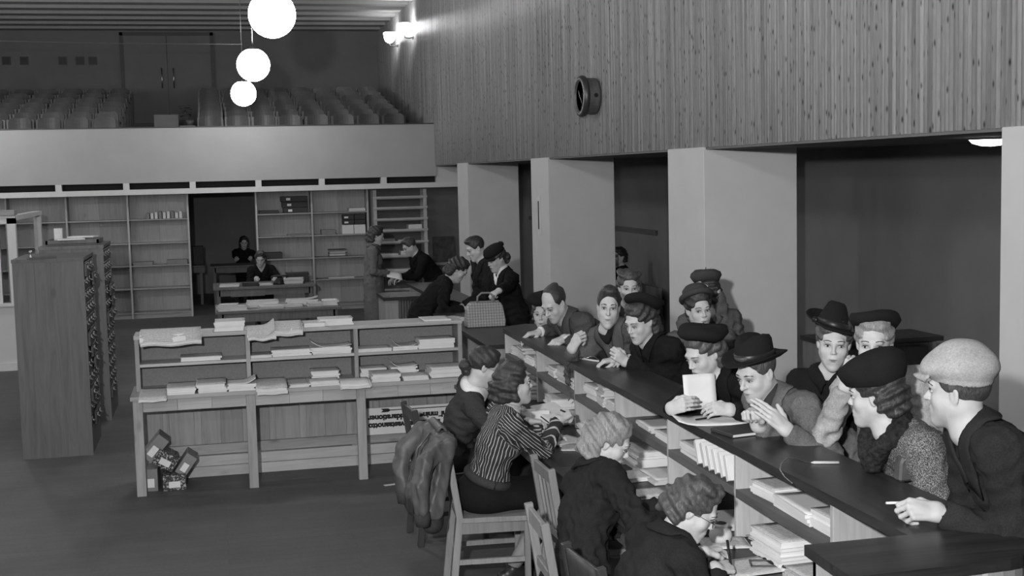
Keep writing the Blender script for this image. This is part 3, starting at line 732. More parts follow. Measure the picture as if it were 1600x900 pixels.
# upside-down notice
c0 = at_y(574, 655, 10.17); c1 = at_y(576, 698, 10.15)
t = thing('notice_board', 'white notice standing upside down under the display table, two lines of black lettering', 'sign', (1.55, 10.17, .25))
X0, Z0, Z1 = 1.10, .255, .475; WS = 1.02
boxo('board', (X0, X0+WS, 10.165, 10.18, Z0, Z1), M['paper'], t, .002)
Ru = np.array([[-1, 0, 0], [0, 0, -1], [0, -1, 0]], float)   # glyph x to -X, glyph up to -Z
text_mesh('lettering', 'Ilmoitusten vastaanotto', .062, M['black'], t, Ru, (X0+.05, 10.164, Z0+.093), align='RIGHT')
text_mesh('lettering', 'Inl\u00e4mning av deklarationer', .062, M['black'], t, Ru, (X0+.05, 10.164, Z0+.158), align='RIGHT')
mb = MB(); mb.box(X0+.2, X0+.7, 10.162, 10.165, Z0+.193, Z0+.2)
mb.prism([(X0+.155, Z0+.182), (X0+.215, Z0+.182), (X0+.235, Z0+.1965), (X0+.215, Z0+.211), (X0+.155, Z0+.211), (X0+.172, Z0+.1965)], 0, .003, lambda v: (v[0], 10.162+v[2], v[1]))
mb.build('arrow', M['black'], t)
o = MB().obox((0, 0, 0), (.14, .04, .002), rotz(.25)).build('paper_slip', M['paper']); o.location = tuple(at_z(614, 757, 0)+(0, 0, .0015))
tag(o, 'small white paper slip lying on the bare floor', 'paper slip')
# ================================================================== the long counter
XI, XO, ZK = 2.13, 2.48, 1.16
POSTS = [9.47, 8.49, 7.54, 6.72, 5.87, 5.036, 4.154]
ct = thing('service_counter', 'long wooden service counter with a dark polished top and open pigeonholes', 'counter', (2.3, 6.5, 0))
MB().prism([(XI, 3.6), (XO, 3.6), (XO, 9.45), (2.44, 9.62), (2.36, 9.68), (2.24, 9.62), (2.155, 9.54), (XI, 9.47)], ZK-.035, ZK).build('counter_top', M['top_y'], ct)
arc = [(2.48-.25*(1-math.cos(a)), 3.53-.25*math.sin(a)) for a in np.linspace(0, math.pi/2, 8)]
MB().prism([(1.765, 3.6), (1.75, 3.27)]+arc[::-1]+[(XO, 3.6)], ZK-.032, ZK+.002).build('end_top', M['top_x'], ct, bevel=.0)
boxo('end_panel', (1.785, 1.805, 3.29, 3.58, 0, ZK-.035), M['pale_z'], ct)
boxo('end_panel', (1.785, 2.25, 3.30, 3.32, 0, ZK-.035), M['pale_z'], ct)
boxo('end_panel', (1.785, 2.13, 3.56, 3.58, 0, ZK-.035), M['pale_z'], ct)
MB().prism([(a[0]-.02, a[1]+.01) for a in arc]+[(a[0]-.045, a[1]+.03) for a in arc[::-1]], 0, ZK-.035).build('curved_panel', M['pale_z'], ct)
for y in POSTS: boxo('partition', (XI+.015, 2.44, y-.012, y+.012, .752, ZK-.036), M['pale_z'], ct, .002)
ys = [3.62]+POSTS[::-1]
for a, b in zip(ys[:-1], ys[1:]):
    boxo('pigeonhole_shelf', (XI+.02, 2.435, a+.013, b-.013, .945, .967), M['shelf_dark'], ct)
    boxo('shelf_edge', (XI+.012, XI+.02, a+.013, b-.013, .932, .968), M['shelf_dark'], ct)
    nn = 4; e = np.linspace(a, b, nn+1)
    for k in range(nn): boxo('back_board', (2.44, 2.455, e[k]+.001, e[k+1]-.001, .0, ZK-.036), M['pale_z'], ct)
    # stepped bracket under the top
    mb = MB(); yb = a+.14; mb.prism([(0, 0), (.14, 0), (.13, -.05), (.10, -.075), (.04, -.075), (.01, -.05)], 0, .02, lambda v: (2.405+v[2], yb+v[0], ZK-.037+v[1])); mb.build('bracket', M['top_y'], ct)
boxo('plinth', (2.445, 2.47, 3.62, 9.47, 0, .12), M['top_y'], ct)
dk = thing('clerks_desk', 'long dark writing desk running along the clerks side of the counter', 'desk', (2.0, 6.5, 0))
e = np.linspace(3.7, 9.44, 7)
for k in range(6): boxo('desk_top', (1.73, 2.43, e[k]+.001, e[k+1]-.001, .72, .75), M['top_y'], dk, .003)
boxo('apron', (1.78, 1.80, 3.75, 9.4, .62, .72), M['shelf_dark'], dk)
for y in np.linspace(3.78, 9.38, 6):
    boxo('leg', (1.78, 1.84, y-.03, y+.03, 0, .72), M['wood_z'], dk); boxo('leg', (2.37, 2.43, y-.03, y+.03, 0, .72), M['wood_z'], dk)

# piles in the pigeonholes
def pile(px, py, z, w, d, h, label, **k):
    c = at_z(px, py, z); return paper_stack(c[0], c[1], z, w, d, h, label, **k)
bays = ['farthest', 'second farthest', 'third farthest', 'middle', 'third nearest', 'second nearest', 'nearest']
ZS = .968
spec = {0: [(8.62, .16, .2, .11, 'paper2'), (8.85, .18, .22, .05, 'paper'), (9.1, .18, .24, .09, 'paper2'), (9.32, .16, .2, .06, 'paper3')],
        1: [(7.72, .18, .2, .07, 'paper'), (7.98, .17, .22, .10, 'paper2'), (8.26, .18, .2, .06, 'paper3')],
        2: [(6.9, .17, .22, .05, 'paper3'), (7.12, .16, .18, .11, 'paper2'), (7.33, .2, .2, .085, 'paper')],
        3: [(6.05, .2, .24, .035, 'paper'), (6.35, .2, .24, .03, 'paper2')],
        4: [(5.66, .22, .26, .055, 'paper')],
        5: [(4.84, .22, .2, .06, 'paper'), (4.56, .26, .34, .045, 'paper3'), (4.29, .2, .2, .075, 'paper')],
        6: [(3.86, .22, .26, .01, 'paper3')]}
for bi, lst in spec.items():
    for i, (y, w, d, h, mt) in enumerate(lst):
        paper_stack(2.16+w/2+.02, y, ZS, w, d, h, 'upper-shelf paper pile in the %s counter bay, %s from its near end' % (bays[bi], ordn[i]), rot=random.uniform(-.08, .08), mat=mt, grp='piles in the counter pigeonholes')
spec2 = {0: [(8.7, .1, 'paper2'), (9.05, .08, 'paper3')], 1: [(7.75, .05, 'paper2'), (8.1, .1, 'paper')], 2: [(7.0, .03, 'paper2'), (7.3, .05, 'paper3')],
         3: [(6.12, .03, 'paper2'), (6.4, .11, 'paper'), (6.62, .05, 'paper3')], 4: [(5.25, .02, 'paper2')], 5: [(4.68, .115, 'paper'), (4.36, .04, 'printed')], 6: [(3.85, .03, 'paper2')]}
for bi, lst in spec2.items():
    for i, (y, h, mt) in enumerate(lst):
        paper_stack(2.24, y, .752, .24, .27, h, 'desk-level paper pile in the %s counter bay, %s from its near end' % (bays[bi], ordn[i]), rot=random.uniform(-.12, .12), mat=mt, grp='piles on the desk under the shelf')
# upright envelopes leaning in the third nearest bay
for k in range(6):
    y = 5.48-.07*k; t = thing('envelope', 'pale envelopes leaning upright in the third nearest bay, %s from its far end' % ordn[k], 'envelopes', (2.24, y, ZS), 0, 'leaning envelopes in the counter bay')
    R = rotx(-.42+random.uniform(-.06, .06))@rotz(random.uniform(-.1, .1))
    MB().obox((2.235, y+.02, ZS+.062), (.17, .03, .115), R).build('bundle', M['paper3'], t, bevel=.002)
    MB().obox((2.235, y+.003, ZS+.067), (.16, .004, .11), R).build('front_flap', M['paper'], t)

# ------------------------------------------------------------------ things on the desk and the counter top
def flat_sheet(name, label, px, py, z, w, d, rot, mat, th=.002, curl=0.0, cat='paper'):
    c = at_z(px, py, z); t = thing(name, label, cat, c, rot)
    MB().sheet(lambda u, v: ((u-.5)*w, (v-.5)*d, th/2+.0012+curl*max(0, .35-u)**2*4), 9, 5, th).build('sheet', M[mat], t, False, True); return t
flat_sheet('form_sheet', 'curled white form with a pencil on it on the counter top', 1108, 658, ZK, .34, .24, -.15, 'paper', .003, .05)
c = at_z(1108, 654, ZK+.008); t = thing('pencil', 'dark pencil lying on the white form', 'pencil', c)
MB().tube([c+(-.075, -.02, .004), c+(.06, .016, .004)], .0045, 6).build('shaft', M['black'], t); MB().tube([c+(.06, .016, .004), c+(.075, .02, .004)], [.0045, .001], 6).build('tip', M['chair'], t)
c = at_z(1165, 675, ZK); t = thing('ledger_book', 'thin dark ledger lying on the counter top before the man in the hat', 'book', c, .18)
boxo('cover', (-.13, .13, -.09, .09, .001, .018), M['folder'], t, .003, False); boxo('pages', (-.126, .128, -.087, -.0905, .004, .015), M['paper2'], t, 0, False)
def wired_pen(label, a, b, loop):
    t = thing('dip_pen', label, 'pen', a)
    MB().tube([a+(0, 0, .006), a+(b-a)*.12+(0, 0, .006), b+(0, 0, .006)], [.002, .006, .0055], 8).build('holder', M['paper2'], t, smooth=True)
    MB().tube(loop, .0022, 6).build('wire', M['metal'], t, smooth=True)
a = at_z(1267, 725, ZK); b = at_z(1311, 725, ZK)
lp = [a+(0, 0, .006)]+[at_z(x, y, ZK+z) for x, y, z in ((1255, 722, .02), (1243, 716, .04), (1230, 716, .04), (1221, 724, .03), (1219, 734, .02), (1226, 745, .012), (1238, 755, .006))]
wired_pen('pale dip pen tethered by a looping wire on the counter top', a, b, lp)
a = at_z(908, 562, ZK); b = at_z(936, 566, ZK)
lp = [a+(0, 0, .006)]+[at_z(x, y, ZK+z) for x, y, z in ((898, 558, .01), (905, 556, .02), (915, 560, .02), (922, 557, .02), (930, 558, .02), (936, 563, .01))]
wired_pen('dip pen with coiled wire beside the young man looking at the camera', a, b, lp)
MBw = MB().tube([at_z(891, 568, ZK)+(0, 0, .004), at_z(889, 572, ZK)+(-.01, 0, 0), at_x(889, 590, XI-.004), at_x(891, 622, XI-.006), at_x(888, 626, XI-.006)], .003, 6)
o = MBw.build('tether_string', M['black'], loc=at_z(891, 568, ZK)); tag(o, 'thin dark string hanging from the counter edge down a partition', 'string')
c = at_z(1424, 788, ZK+.03)
# desk papers near the clerks
for i, (px, py, w, d, r, mt, h) in enumerate([(985, 748, .2, .17, .1, 'paper', .02), (1002, 775, .26, .14, .05, 'printed', .015), (1010, 715, .2, .2, .3, 'paper2', .025), (1030, 740, .18, .22, .2, 'paper3', .02), (880, 690, .22, .2, .4, 'paper', .008), (905, 700, .2, .16, -.3, 'paper', .006), (1175, 886, .24, .2, .1, 'paper', .004), (1130, 850, .2, .15, -.2, 'paper', .006), (1215, 850, .16, .26, .1, 'paper2', .012)]):
    pile(px, py, .752, w, d, h, 'sheaf on the clerks desk, %s of those lying among the four women' % ordn[i], rot=r, mat=mt, grp='sheaves on the clerks desk', name='paper_sheaf')
c = at_z(841, 662, .752); t = thing('paper_block', 'white note block standing on the desk before the striped sweater', 'paper block', c)
MB().obox(c+(0, 0, .045), (.13, .09, .088), rotz(.1)).build('block', M['paper'], t, bevel=.004); MB().obox(c+(-.02, 0, .091), (.09, .085, .003), rotz(.25)).build('top_sheet', M['paper3'], t)
c = at_z(868, 655, .78); t = thing('open_register', 'open white register propped up before the woman in stripes', 'book', c)
Rb = rotz(.45)@rotx(.35)
MB().obox(c+(-.0, .02, .03), (.2, .26, .014), Rb).build('pages', M['paper'], t); MB().obox(c+(.0, .02, .02), (.21, .27, .006), Rb).build('cover', M['folder'], t)
c = at_z(930, 673, .752); t = thing('small_carton', 'small white carton on the desk between the striped and the blonde woman', 'box', c)
MB().obox(c+(0, 0, .03), (.14, .08, .055), rotz(.05)).build('carton', M['paper'], t, bevel=.006); MB().obox(c+(0, 0, .059), (.135, .075, .004), rotz(.05)).build('lid', M['paper3'], t)
c = at_z(945, 640, .752); t = thing('paper_bag', 'crumpled white paper bag on the desk behind the blonde woman', 'bag', c)
MB().lathe([(.03, 0), (.055, .01), (.06, .06), (.05, .1), (.055, .13), (.03, .125)], 14, c, None, 1, .7, lambda p, r, tt: (p[0]*(1+.12*math.sin(5*tt)), p[1]*(1+.15*math.cos(4*tt)), p[2])).build('sack', M['paper'], t, smooth=True)
c = at_z(1126, 848, .752); t = thing('ink_jar', 'squat glass ink jar on a white sheet by the writing clerk', 'jar', c)
MB().lathe([(.03, .006), (.045, .012), (.05, .035), (.045, .055), (.03, .066), (.03, .075), (.036, .078), (.034, .084), (.02, .086)], 24, c).build('jar', M['paper2'], t, smooth=True)
MB().lathe([(.026, .0865), (.024, .088)], 16, c).build('ink', M['black'], t)
for i, (x0, y0, x1, y1) in enumerate([(1192, 872, 1236, 882), (1198, 876, 1232, 888)]):
    a, b = at_z(x0, y0, .768), at_z(x1, y1, .768); t = thing('black_pen', 'black pen on the tray before the writing clerk, %s one' % ('rear', 'front')[i], 'pen', a)
    MB().tube([a, a+(b-a)*.2, b], [.003, .008, .006], 8).build('barrel', M['black'], t, smooth=True); MB().tube([b, b+(b-a)*.12], [.005, .004], 6).build('end_cap', M['metal'], t)
c = at_z(1215, 884, .752); t = thing('pen_tray', 'shallow dark pen tray on the desk near the counter end', 'tray', c, -.3)
mb = MB().box(-.11, .11, -.04, .04, 0, .006)
for b in ((-.11, .11, -.04, -.034), (-.11, .11, .034, .04), (-.11, -.104, -.04, .04), (.104, .11, -.04, .04)): mb.box(*b, 0, .014)
mb.build('tray', M['cab_d'], t, False)

# ------------------------------------------------------------------ chairs of the clerks
def make_chair(label, x, y, rz, style, mat, z=.45):
    t = thing('desk_chair', label, 'chair', (x, y, 0), rz, 'chairs of the clerks'); m = M[mat]
    MB().prism([(-.2, -.19), (.2, -.215), (.215, -.19), (.215, .19), (.2, .215), (-.2, .19)], z-.03, z).build('seat', m, t, False, False, .004)
    mb = MB(); mb.box(-.18, .18, -.19, -.17, z-.09, z-.03).box(-.18, .18, .17, .19, z-.09, z-.03).box(.165, .185, -.18, .18, z-.09, z-.03); mb.build('seat_frame', m, t, False)
    for s in (-1, 1):
        MB().bar((.185, s*.185, 0), (.185, s*.185, z-.03), .034, .034, (1, 0, 0)).build('leg', m, t, False, False, .003)
        mb = MB().bar((-.24, s*.175, 0), (-.19, s*.175, z), .03, .04, (1, 0, 0)).bar((-.19, s*.175, z-.005), (-.255, s*.175, .88), .03, .038, (1, 0, 0)); mb.build('rear_leg', m, t, False, False, .003)
        MB().bar((-.21, s*.178, .2), (.185, s*.185, .2), .018, .028).build('stretcher', m, t, False)
    bx = lambda zz: -.19-.065*(zz-z)/.43
    if style == 'slat':
        MB().bar((bx(.83), -.17, .83), (bx(.83), .17, .83), .022, .06).build('top_rail', m, t, False, False, .003)
        MB().bar((bx(.52), -.17, .52), (bx(.52), .17, .52), .022, .04).build('lower_rail', m, t, False, False, .003)
        for k in range(4): MB().bar((bx(.53), -.12+.08*k, .53), (bx(.82), -.12+.08*k, .82), .02, .012, (1, 0, 0)).build('slat', m, t, False)
    elif style == 'ladder':
        for zz, hh in ((.83, .07), (.62, .045)): MB().bar((bx(zz), -.17, zz), (bx(zz), .17, zz), .022, hh).build('back_rail', m, t, False, False, .003)
    else:
        MB().sheet(lambda u, v: (bx(.55+.33*v)-.02*math.sin(math.pi*u), (u-.5)*.36, .55+.33*v-.03*(abs(u-.5)*2)**4*v), 9, 6, .016).build('back_panel', m, t, False, True)
    return t
make_chair('wooden chair of the clerk in spectacles, one post rising behind her', 1.42, 8.0, .05, 'ladder', 'chair_dark')
make_chair('wooden chair with a jacket over its back under the woman in stripes', 1.46, 6.95, -.08, 'ladder', 'chair')
make_chair('empty slat-backed chair pushed up to the desk', 1.83, 6.17, 0.0, 'slat', 'chair')
make_chair('open-backed wooden chair of the blonde clerk', 1.56, 5.22, -.05, 'ladder', 'chair')
make_chair('dark chair of the clerk writing nearest the camera', 1.58, 4.62, .1, 'panel', 'chair_dark')
# jacket hung over the chair of the striped woman
jt = thing('draped_jacket', 'shiny grey jacket hung over the chair back, knitted dark hem', 'jacket', (1.2, 6.95, .45))
JACKET_LATER = jt
# ------------------------------------------------------------------ farther counters
def far_counter(label, y0, y1, z, x0=2.05, x1=2.5):
    t = thing('far_counter', label, 'counter', ((x0+x1)/2, (y0+y1)/2, 0))
    MB().prism([(x0, y0), (x1-.06, y0), (x1, y0+.06), (x1, y1-.08), (x1-.08, y1), (x0, y1)], z-.035, z).build('counter_top', M['top_y'], t)
    boxo('back_panel', (x1-.07, x1-.05, y0+.03, y1-.03, 0, z-.036), M['wood_z'], t)
    for y in np.linspace(y0+.03, y1-.03, 3): boxo('partition', (x0+.03, x1-.07, y-.012, y+.012, 0, z-.036), M['wood_z'], t)
    boxo('shelf', (x0+.03, x1-.07, y0+.05, y1-.05, z*.6, z*.6+.02), M['pale_y'], t)
    return t
t = far_counter('lower stretch of counter carrying the checked bag', 9.72, 12.2, 1.0)
t = far_counter('farthest stretch of counter behind the bending woman', 13.4, 16.4, .95, 2.42, 2.82)
t = thing('ribbed_cabinet', 'low cabinet with a ribbed front between the standing people', 'cabinet', (2.12, 15.1, 0))
boxo('carcass', (1.93, 2.09, 14.9, 15.5, 0, .88), M['wood_z'], t); boxo('top', (1.91, 2.40, 14.86, 15.52, .88, .92), M['top_x'], t)
boxo('side_post', (2.33, 2.38, 14.9, 15.5, 0, .88), M['pale_z'], t)
for k in range(7): MB().tube([(2.11+.032*k, 14.9, 0), (2.11+.032*k, 14.9, .88)], .016, 8).build('rib', M['cab_z'], t, smooth=True)
paper_stack(2.25, 9.95, .602, .2, .2, .05, 'paper pile inside the lower counter under the checked bag', mat='paper2')
c = at_z(758, 548, 1.0)
# checked bag
bc = np.array([2.30, 10.95, 1.0]); t = thing('checked_bag', 'checked fibre travel bag standing on the lower counter', 'bag', bc)
mb = MB(); mb.prism([(-.17, 0), (.17, 0), (.175, .05), (.155, .19), (.13, .215), (-.13, .215), (-.155, .19), (-.175, .05)], -.08, .08, lambda v: (bc[0]+v[0], bc[1]+v[2]*(1-.45*max(0, v[1]-.05)/.165), bc[2]+.002+v[1]))
mb.build('bag_body', M['check'], t, bevel=.008)
MB().tube([bc+(-.07, -.03, .21), bc+(-.065, -.03, .27), bc+(-.03, -.03, .3), bc+(.04, -.03, .3), bc+(.075, -.03, .27), bc+(.08, -.03, .21)], .009, 8).build('handle', M['card'], t, smooth=True)
MB().bar(bc+(-.13, 0, .22), bc+(.13, 0, .22), .03, .012).build('frame_bar', M['card'], t)
paper_stack(2.1, 11.5, 1.0, .2, .2, .03, 'white papers on the lower counter beside the checked bag', rot=.4)

# ------------------------------------------------------------------ far tables
def table(label, x0, x1, y0, y1, mat='cab_z', z=.75):
    t = thing('office_table', label, 'table', ((x0+x1)/2, (y0+y1)/2, 0))
    boxo('tabletop', (x0, x1, y0, y1, z-.035, z), M[mat], t, .004)
    boxo('drawer', (x0+.25, x0+.75, y0+.03, y0+.05, z-.14, z-.036), M[mat], t); boxo('apron', (x0+.08, x1-.08, y0+.05, y0+.07, z-.13, z-.036), M[mat], t)
    for x in (x0+.05, x1-.1):
        for y in (y0+.05, y1-.1): boxo('leg', (x, x+.05, y, y+.05, 0, z-.035), M[mat], t)
    return t
table('dark office table heaped with papers behind the display shelf', -.03, 1.5, 15.75, 16.7)
table('dark office table where the woman with a pale collar writes', -.05, 1.45, 19.2, 20.2)
table('dark table in the room beyond the doorway', -.1, .85, 24.2, 24.9)
table('small side table in the room beyond, below the dark box', -.95, -.2, 24.6, 25.2)
shelf_thing('dark_box', 'dark square box standing on the side table beyond the doorway', 'box', (-.55, -.22, 24.8, 25.05, .75, 1.1), M['folder'])
for i, (x0, x1, y, h, mt) in enumerate([(.02, .25, 15.95, .06, 'paper2'), (.0, .35, 15.8, .05, 'paper'), (.36, .75, 16.1, .075, 'paper'), (.5, .8, 15.85, .03, 'paper2'), (.78, 1.05, 15.95, .02, 'paper'), (.85, 1.25, 16.15, .065, 'paper'), (1.1, 1.28, 15.9, .04, 'paper2'), (1.28, 1.48, 15.95, .06, 'paper')]):
    paper_stack((x0+x1)/2, y+.1, .75, x1-x0, .24, h, '%s paper heap from the left on the table behind the display shelf' % ordn[i], rot=random.uniform(-.1, .1), mat=mt, grp='heaps on the far table', curl=-.03 if i in (5,) else 0)
for i, (x0, x1, y, h, mt) in enumerate([(.05, .35, 19.4, .03, 'paper'), (.38, .62, 19.35, .05, 'folder'), (.62, .82, 19.4, .02, 'paper'), (1.0, 1.3, 19.45, .08, 'paper2'), (1.05, 1.4, 19.75, .14, 'folder')]):
    paper_stack((x0+x1)/2, y+.1, .75, x1-x0, .24, h, '%s heap from the left on the table of the writing woman' % ordn[i], rot=random.uniform(-.1, .1), mat=mt, grp='heaps on the writing table')
c = (.93, 19.5, .75); t = thing('telephone', 'black desk telephone on the table of the writing woman', 'telephone', c)
MB().lathe([(.09, 0), (.085, .03), (.05, .075), (.045, .09)], 16, c).build('base', M['black'], t, smooth=True)
MB().tube([(.81, 19.5, .85), (.84, 19.5, .875), (1.02, 19.5, .875), (1.05, 19.5, .85)], [.022, .014, .014, .022], 8).build('handset', M['black'], t, smooth=True)
# bench and standing desk in the aisle
t = thing('aisle_bench', 'wooden bench in the aisle behind the second pillar', 'bench', (5.2, 15.9, 0))
boxo('seat', (5.0, 5.45, 15.2, 16.6, .41, .45), M['cab_z'], t); boxo('backrest', (5.45, 5.5, 15.2, 16.6, .45, .85), M['cab_z'], t)
for y in (15.25, 16.5): boxo('leg', (5.05, 5.45, y, y+.05, 0, .41), M['cab_z'], t)
t = thing('writing_screen', 'dark wooden standing desk in the aisle behind the man in the hat', 'standing desk', (4.3, 7.35, 0))
boxo('front_panel', (3.75, 4.45, 7.3, 7.33, 0, 1.22), M['cab_z'], t); boxo('desk_top', (3.7, 4.5, 7.2, 7.6, 1.22, 1.25), M['top_x'], t); boxo('side_panel', (4.45, 4.48, 7.25, 7.6, 0, 1.22), M['cab_z'], t); boxo('side_panel', (3.72, 3.75, 7.25, 7.6, 0, 1.22), M['cab_z'], t)
# ================================================================== people: smooth distance fields meshed with surface nets
class Field:
    def __init__(s, lo, hi, h):
        s.h = h; s.lo = np.asarray(lo, float)-2.5*h
        s.n = np.ceil((np.asarray(hi, float)-s.lo)/h).astype(int)+4
        s.ax = [(s.lo[i]+h*np.arange(s.n[i])).astype(np.float32) for i in range(3)]
        s.D = np.full(tuple(s.n), .5, np.float32)
    def op(s, prim, k=0.0, mode='u'):
        fn, lo, hi = prim; m = k+3*s.h; sl = []
        for i in range(3):
            a = max(0, int((lo[i]-m-s.lo[i])/s.h)); b = min(int(s.n[i]), int((hi[i]+m-s.lo[i])/s.h)+2)
            if b <= a: return s
            sl.append(slice(a, b))
        sl = tuple(sl); X = s.ax[0][sl[0]][:, None, None]; Y = s.ax[1][sl[1]][None, :, None]; Z = s.ax[2][sl[2]][None, None, :]
        d = fn(X, Y, Z).astype(np.float32); a = s.D[sl]
        if mode == 'd': a = -a
        if k > 0:
            t = np.clip(.5+.5*(a-d)/k, 0, 1); r = a+(d-a)*t-k*t*(1-t)
        else: r = np.minimum(a, d)
        s.D[sl] = -r if mode == 'd' else r
        return s
    def u(s, prim, k=0.0): return s.op(prim, k, 'u')
    def d(s, prim, k=0.0): return s.op(prim, k, 'd')
    def mesh(s):
        D = s.D; I = D < 0; h = s.h
        c = I[:-1, :-1, :-1].astype(np.int8)
        for o in ((1, 0, 0), (0, 1, 0), (0, 0, 1), (1, 1, 0), (1, 0, 1), (0, 1, 1), (1, 1, 1)):
            c = c+I[o[0]:D.shape[0]-1+o[0], o[1]:D.shape[1]-1+o[1], o[2]:D.shape[2]-1+o[2]]
        act = np.argwhere((c > 0) & (c < 8)); N = len(act)
        vid = np.full(c.shape, -1, np.int32); vid[tuple(act.T)] = np.arange(N)
        P = np.zeros((N, 3)); W = np.zeros(N); cor = [(i, j, k) for i in (0, 1) for j in (0, 1) for k in (0, 1)]
        for a in cor:
            for x in range(3):
                if a[x]: continue
                b = list(a); b[x] = 1
                va = D[tuple((act+a).T)]; vb = D[tuple((act+b).T)]; cr = (va < 0) != (vb < 0)
                t = np.where(cr, va/np.where(va == vb, 1, va-vb), 0); q = np.repeat(np.array([a], float), N, 0); q[:, x] = t
                P += np.where(cr[:, None], q, 0); W += cr
        V = s.lo+(act+P/W[:, None])*h; F = []
        for x in range(3):
            y, z = (x+1) % 3, (x+2) % 3; sa = [slice(None)]*3; sb = [slice(None)]*3
            sa[x] = slice(0, -1); sb[x] = slice(1, None)
            A, B = I[tuple(sa)], I[tuple(sb)]; e = np.argwhere(A != B)
            e = e[(e[:, y] > 0) & (e[:, z] > 0) & (e[:, y] < c.shape[y]) & (e[:, z] < c.shape[z])]
            fl = A[tuple(e.T)]; q = []
            for (dy, dz) in ((-1, -1), (0, -1), (0, 0), (-1, 0)):
                g = e.copy(); g[:, y] += dy; g[:, z] += dz; q.append(vid[tuple(g.T)])
            Q = np.stack(q, 1); Q[~fl] = Q[~fl][:, ::-1]; F.append(Q)
        F = np.vstack(F); F = F[(F >= 0).all(1)]
        return V, F
def rcone(a, b, ra, rb, n=None, q=1.0):
    a = np.asarray(a, float); b = np.asarray(b, float); d = b-a; L = max(d@d, 1e-9); R = max(ra, rb)
    def fn(X, Y, Z):
        x, y, z = X-a[0], Y-a[1], Z-a[2]
        dd = d
        if n is not None:
            w = (x*n[0]+y*n[1]+z*n[2])*(1/q-1); x = x+n[0]*w; y = y+n[1]*w; z = z+n[2]*w
            dd = d+np.asarray(n)*((d@n)*(1/q-1))
        LL = max(dd@dd, 1e-9); t = np.clip((x*dd[0]+y*dd[1]+z*dd[2])/LL, 0, 1)
        return (np.sqrt((x-t*dd[0])**2+(y-t*dd[1])**2+(z-t*dd[2])**2)-(ra+(rb-ra)*t))*(q if n is not None else 1.0)
    return fn, np.minimum(a, b)-R, np.maximum(a, b)+R
def cut(prim, p, n):
    """limit a primitive to the side of the plane that n points away from"""
    f0, lo, hi = prim
    def fn(X, Y, Z): return np.maximum(f0(X, Y, Z), (X-p[0])*n[0]+(Y-p[1])*n[1]+(Z-p[2])*n[2])
    return fn, lo, hi
def ell(c, r, R=None):
    c = np.asarray(c, float); r = np.asarray(r, float); m = r.max()
    def fn(X, Y, Z):
        x, y, z = X-c[0], Y-c[1], Z-c[2]
        if R is not None: x, y, z = [x*R[0, i]+y*R[1, i]+z*R[2, i] for i in range(3)]
        k0 = np.sqrt((x/r[0])**2+(y/r[1])**2+(z/r[2])**2); k1 = np.sqrt((x/r[0]**2)**2+(y/r[1]**2)**2+(z/r[2]**2)**2)
        return k0*(k0-1)/np.maximum(k1, 1e-6)
    return fn, c-m, c+m
def wob(P, seed, freq, m=5, st=None):
    r = np.random.default_rng(seed); o = np.zeros(len(P))
    for _ in range(m):
        k = r.normal(size=3); k *= freq*r.uniform(.6, 1.4)/np.linalg.norm(k)
        if st is not None: k = k*np.asarray(st)
        o += np.sin(P@k+r.uniform(0, 6.28))
    return o/m
def normals(V, F):
    n = np.cross(V[F[:, 2]]-V[F[:, 0]], V[F[:, 3]]-V[F[:, 1]]); N = np.zeros_like(V)
    for i in range(4): np.add.at(N, F[:, i], n)
    return N/(np.linalg.norm(N, axis=1, keepdims=True)+1e-12)
def relax(V, F, it=1, f=.5):
    for _ in range(it):
        S = np.zeros_like(V); W = np.zeros(len(V))
        for i in range(4):
            for j in ((i+1) % 4, (i+3) % 4): np.add.at(S, F[:, i], V[F[:, j]]); np.add.at(W, F[:, i], 1)
        V = V+(S/np.maximum(W, 1)[:, None]-V)*f
    return V
def frame(dirdeg, pitch=0, roll=0):
    d, p, r = [math.radians(v) for v in (dirdeg, pitch, roll)]
    f = np.array([math.cos(d)*math.cos(p), math.sin(d)*math.cos(p), math.sin(p)]); rt = np.array([math.sin(d), -math.cos(d), 0.0])
    up = np.cross(rt, f); rt2 = rt*math.cos(r)+up*math.sin(r); up2 = -rt*math.sin(r)+up*math.cos(r)
    return np.stack([rt2, f, up2], 1)
LOD = {'near': (.0036, .0032, .0115), 'mid': (.0042, .0036, .0125), 'far': (.0075, .006, .018)}

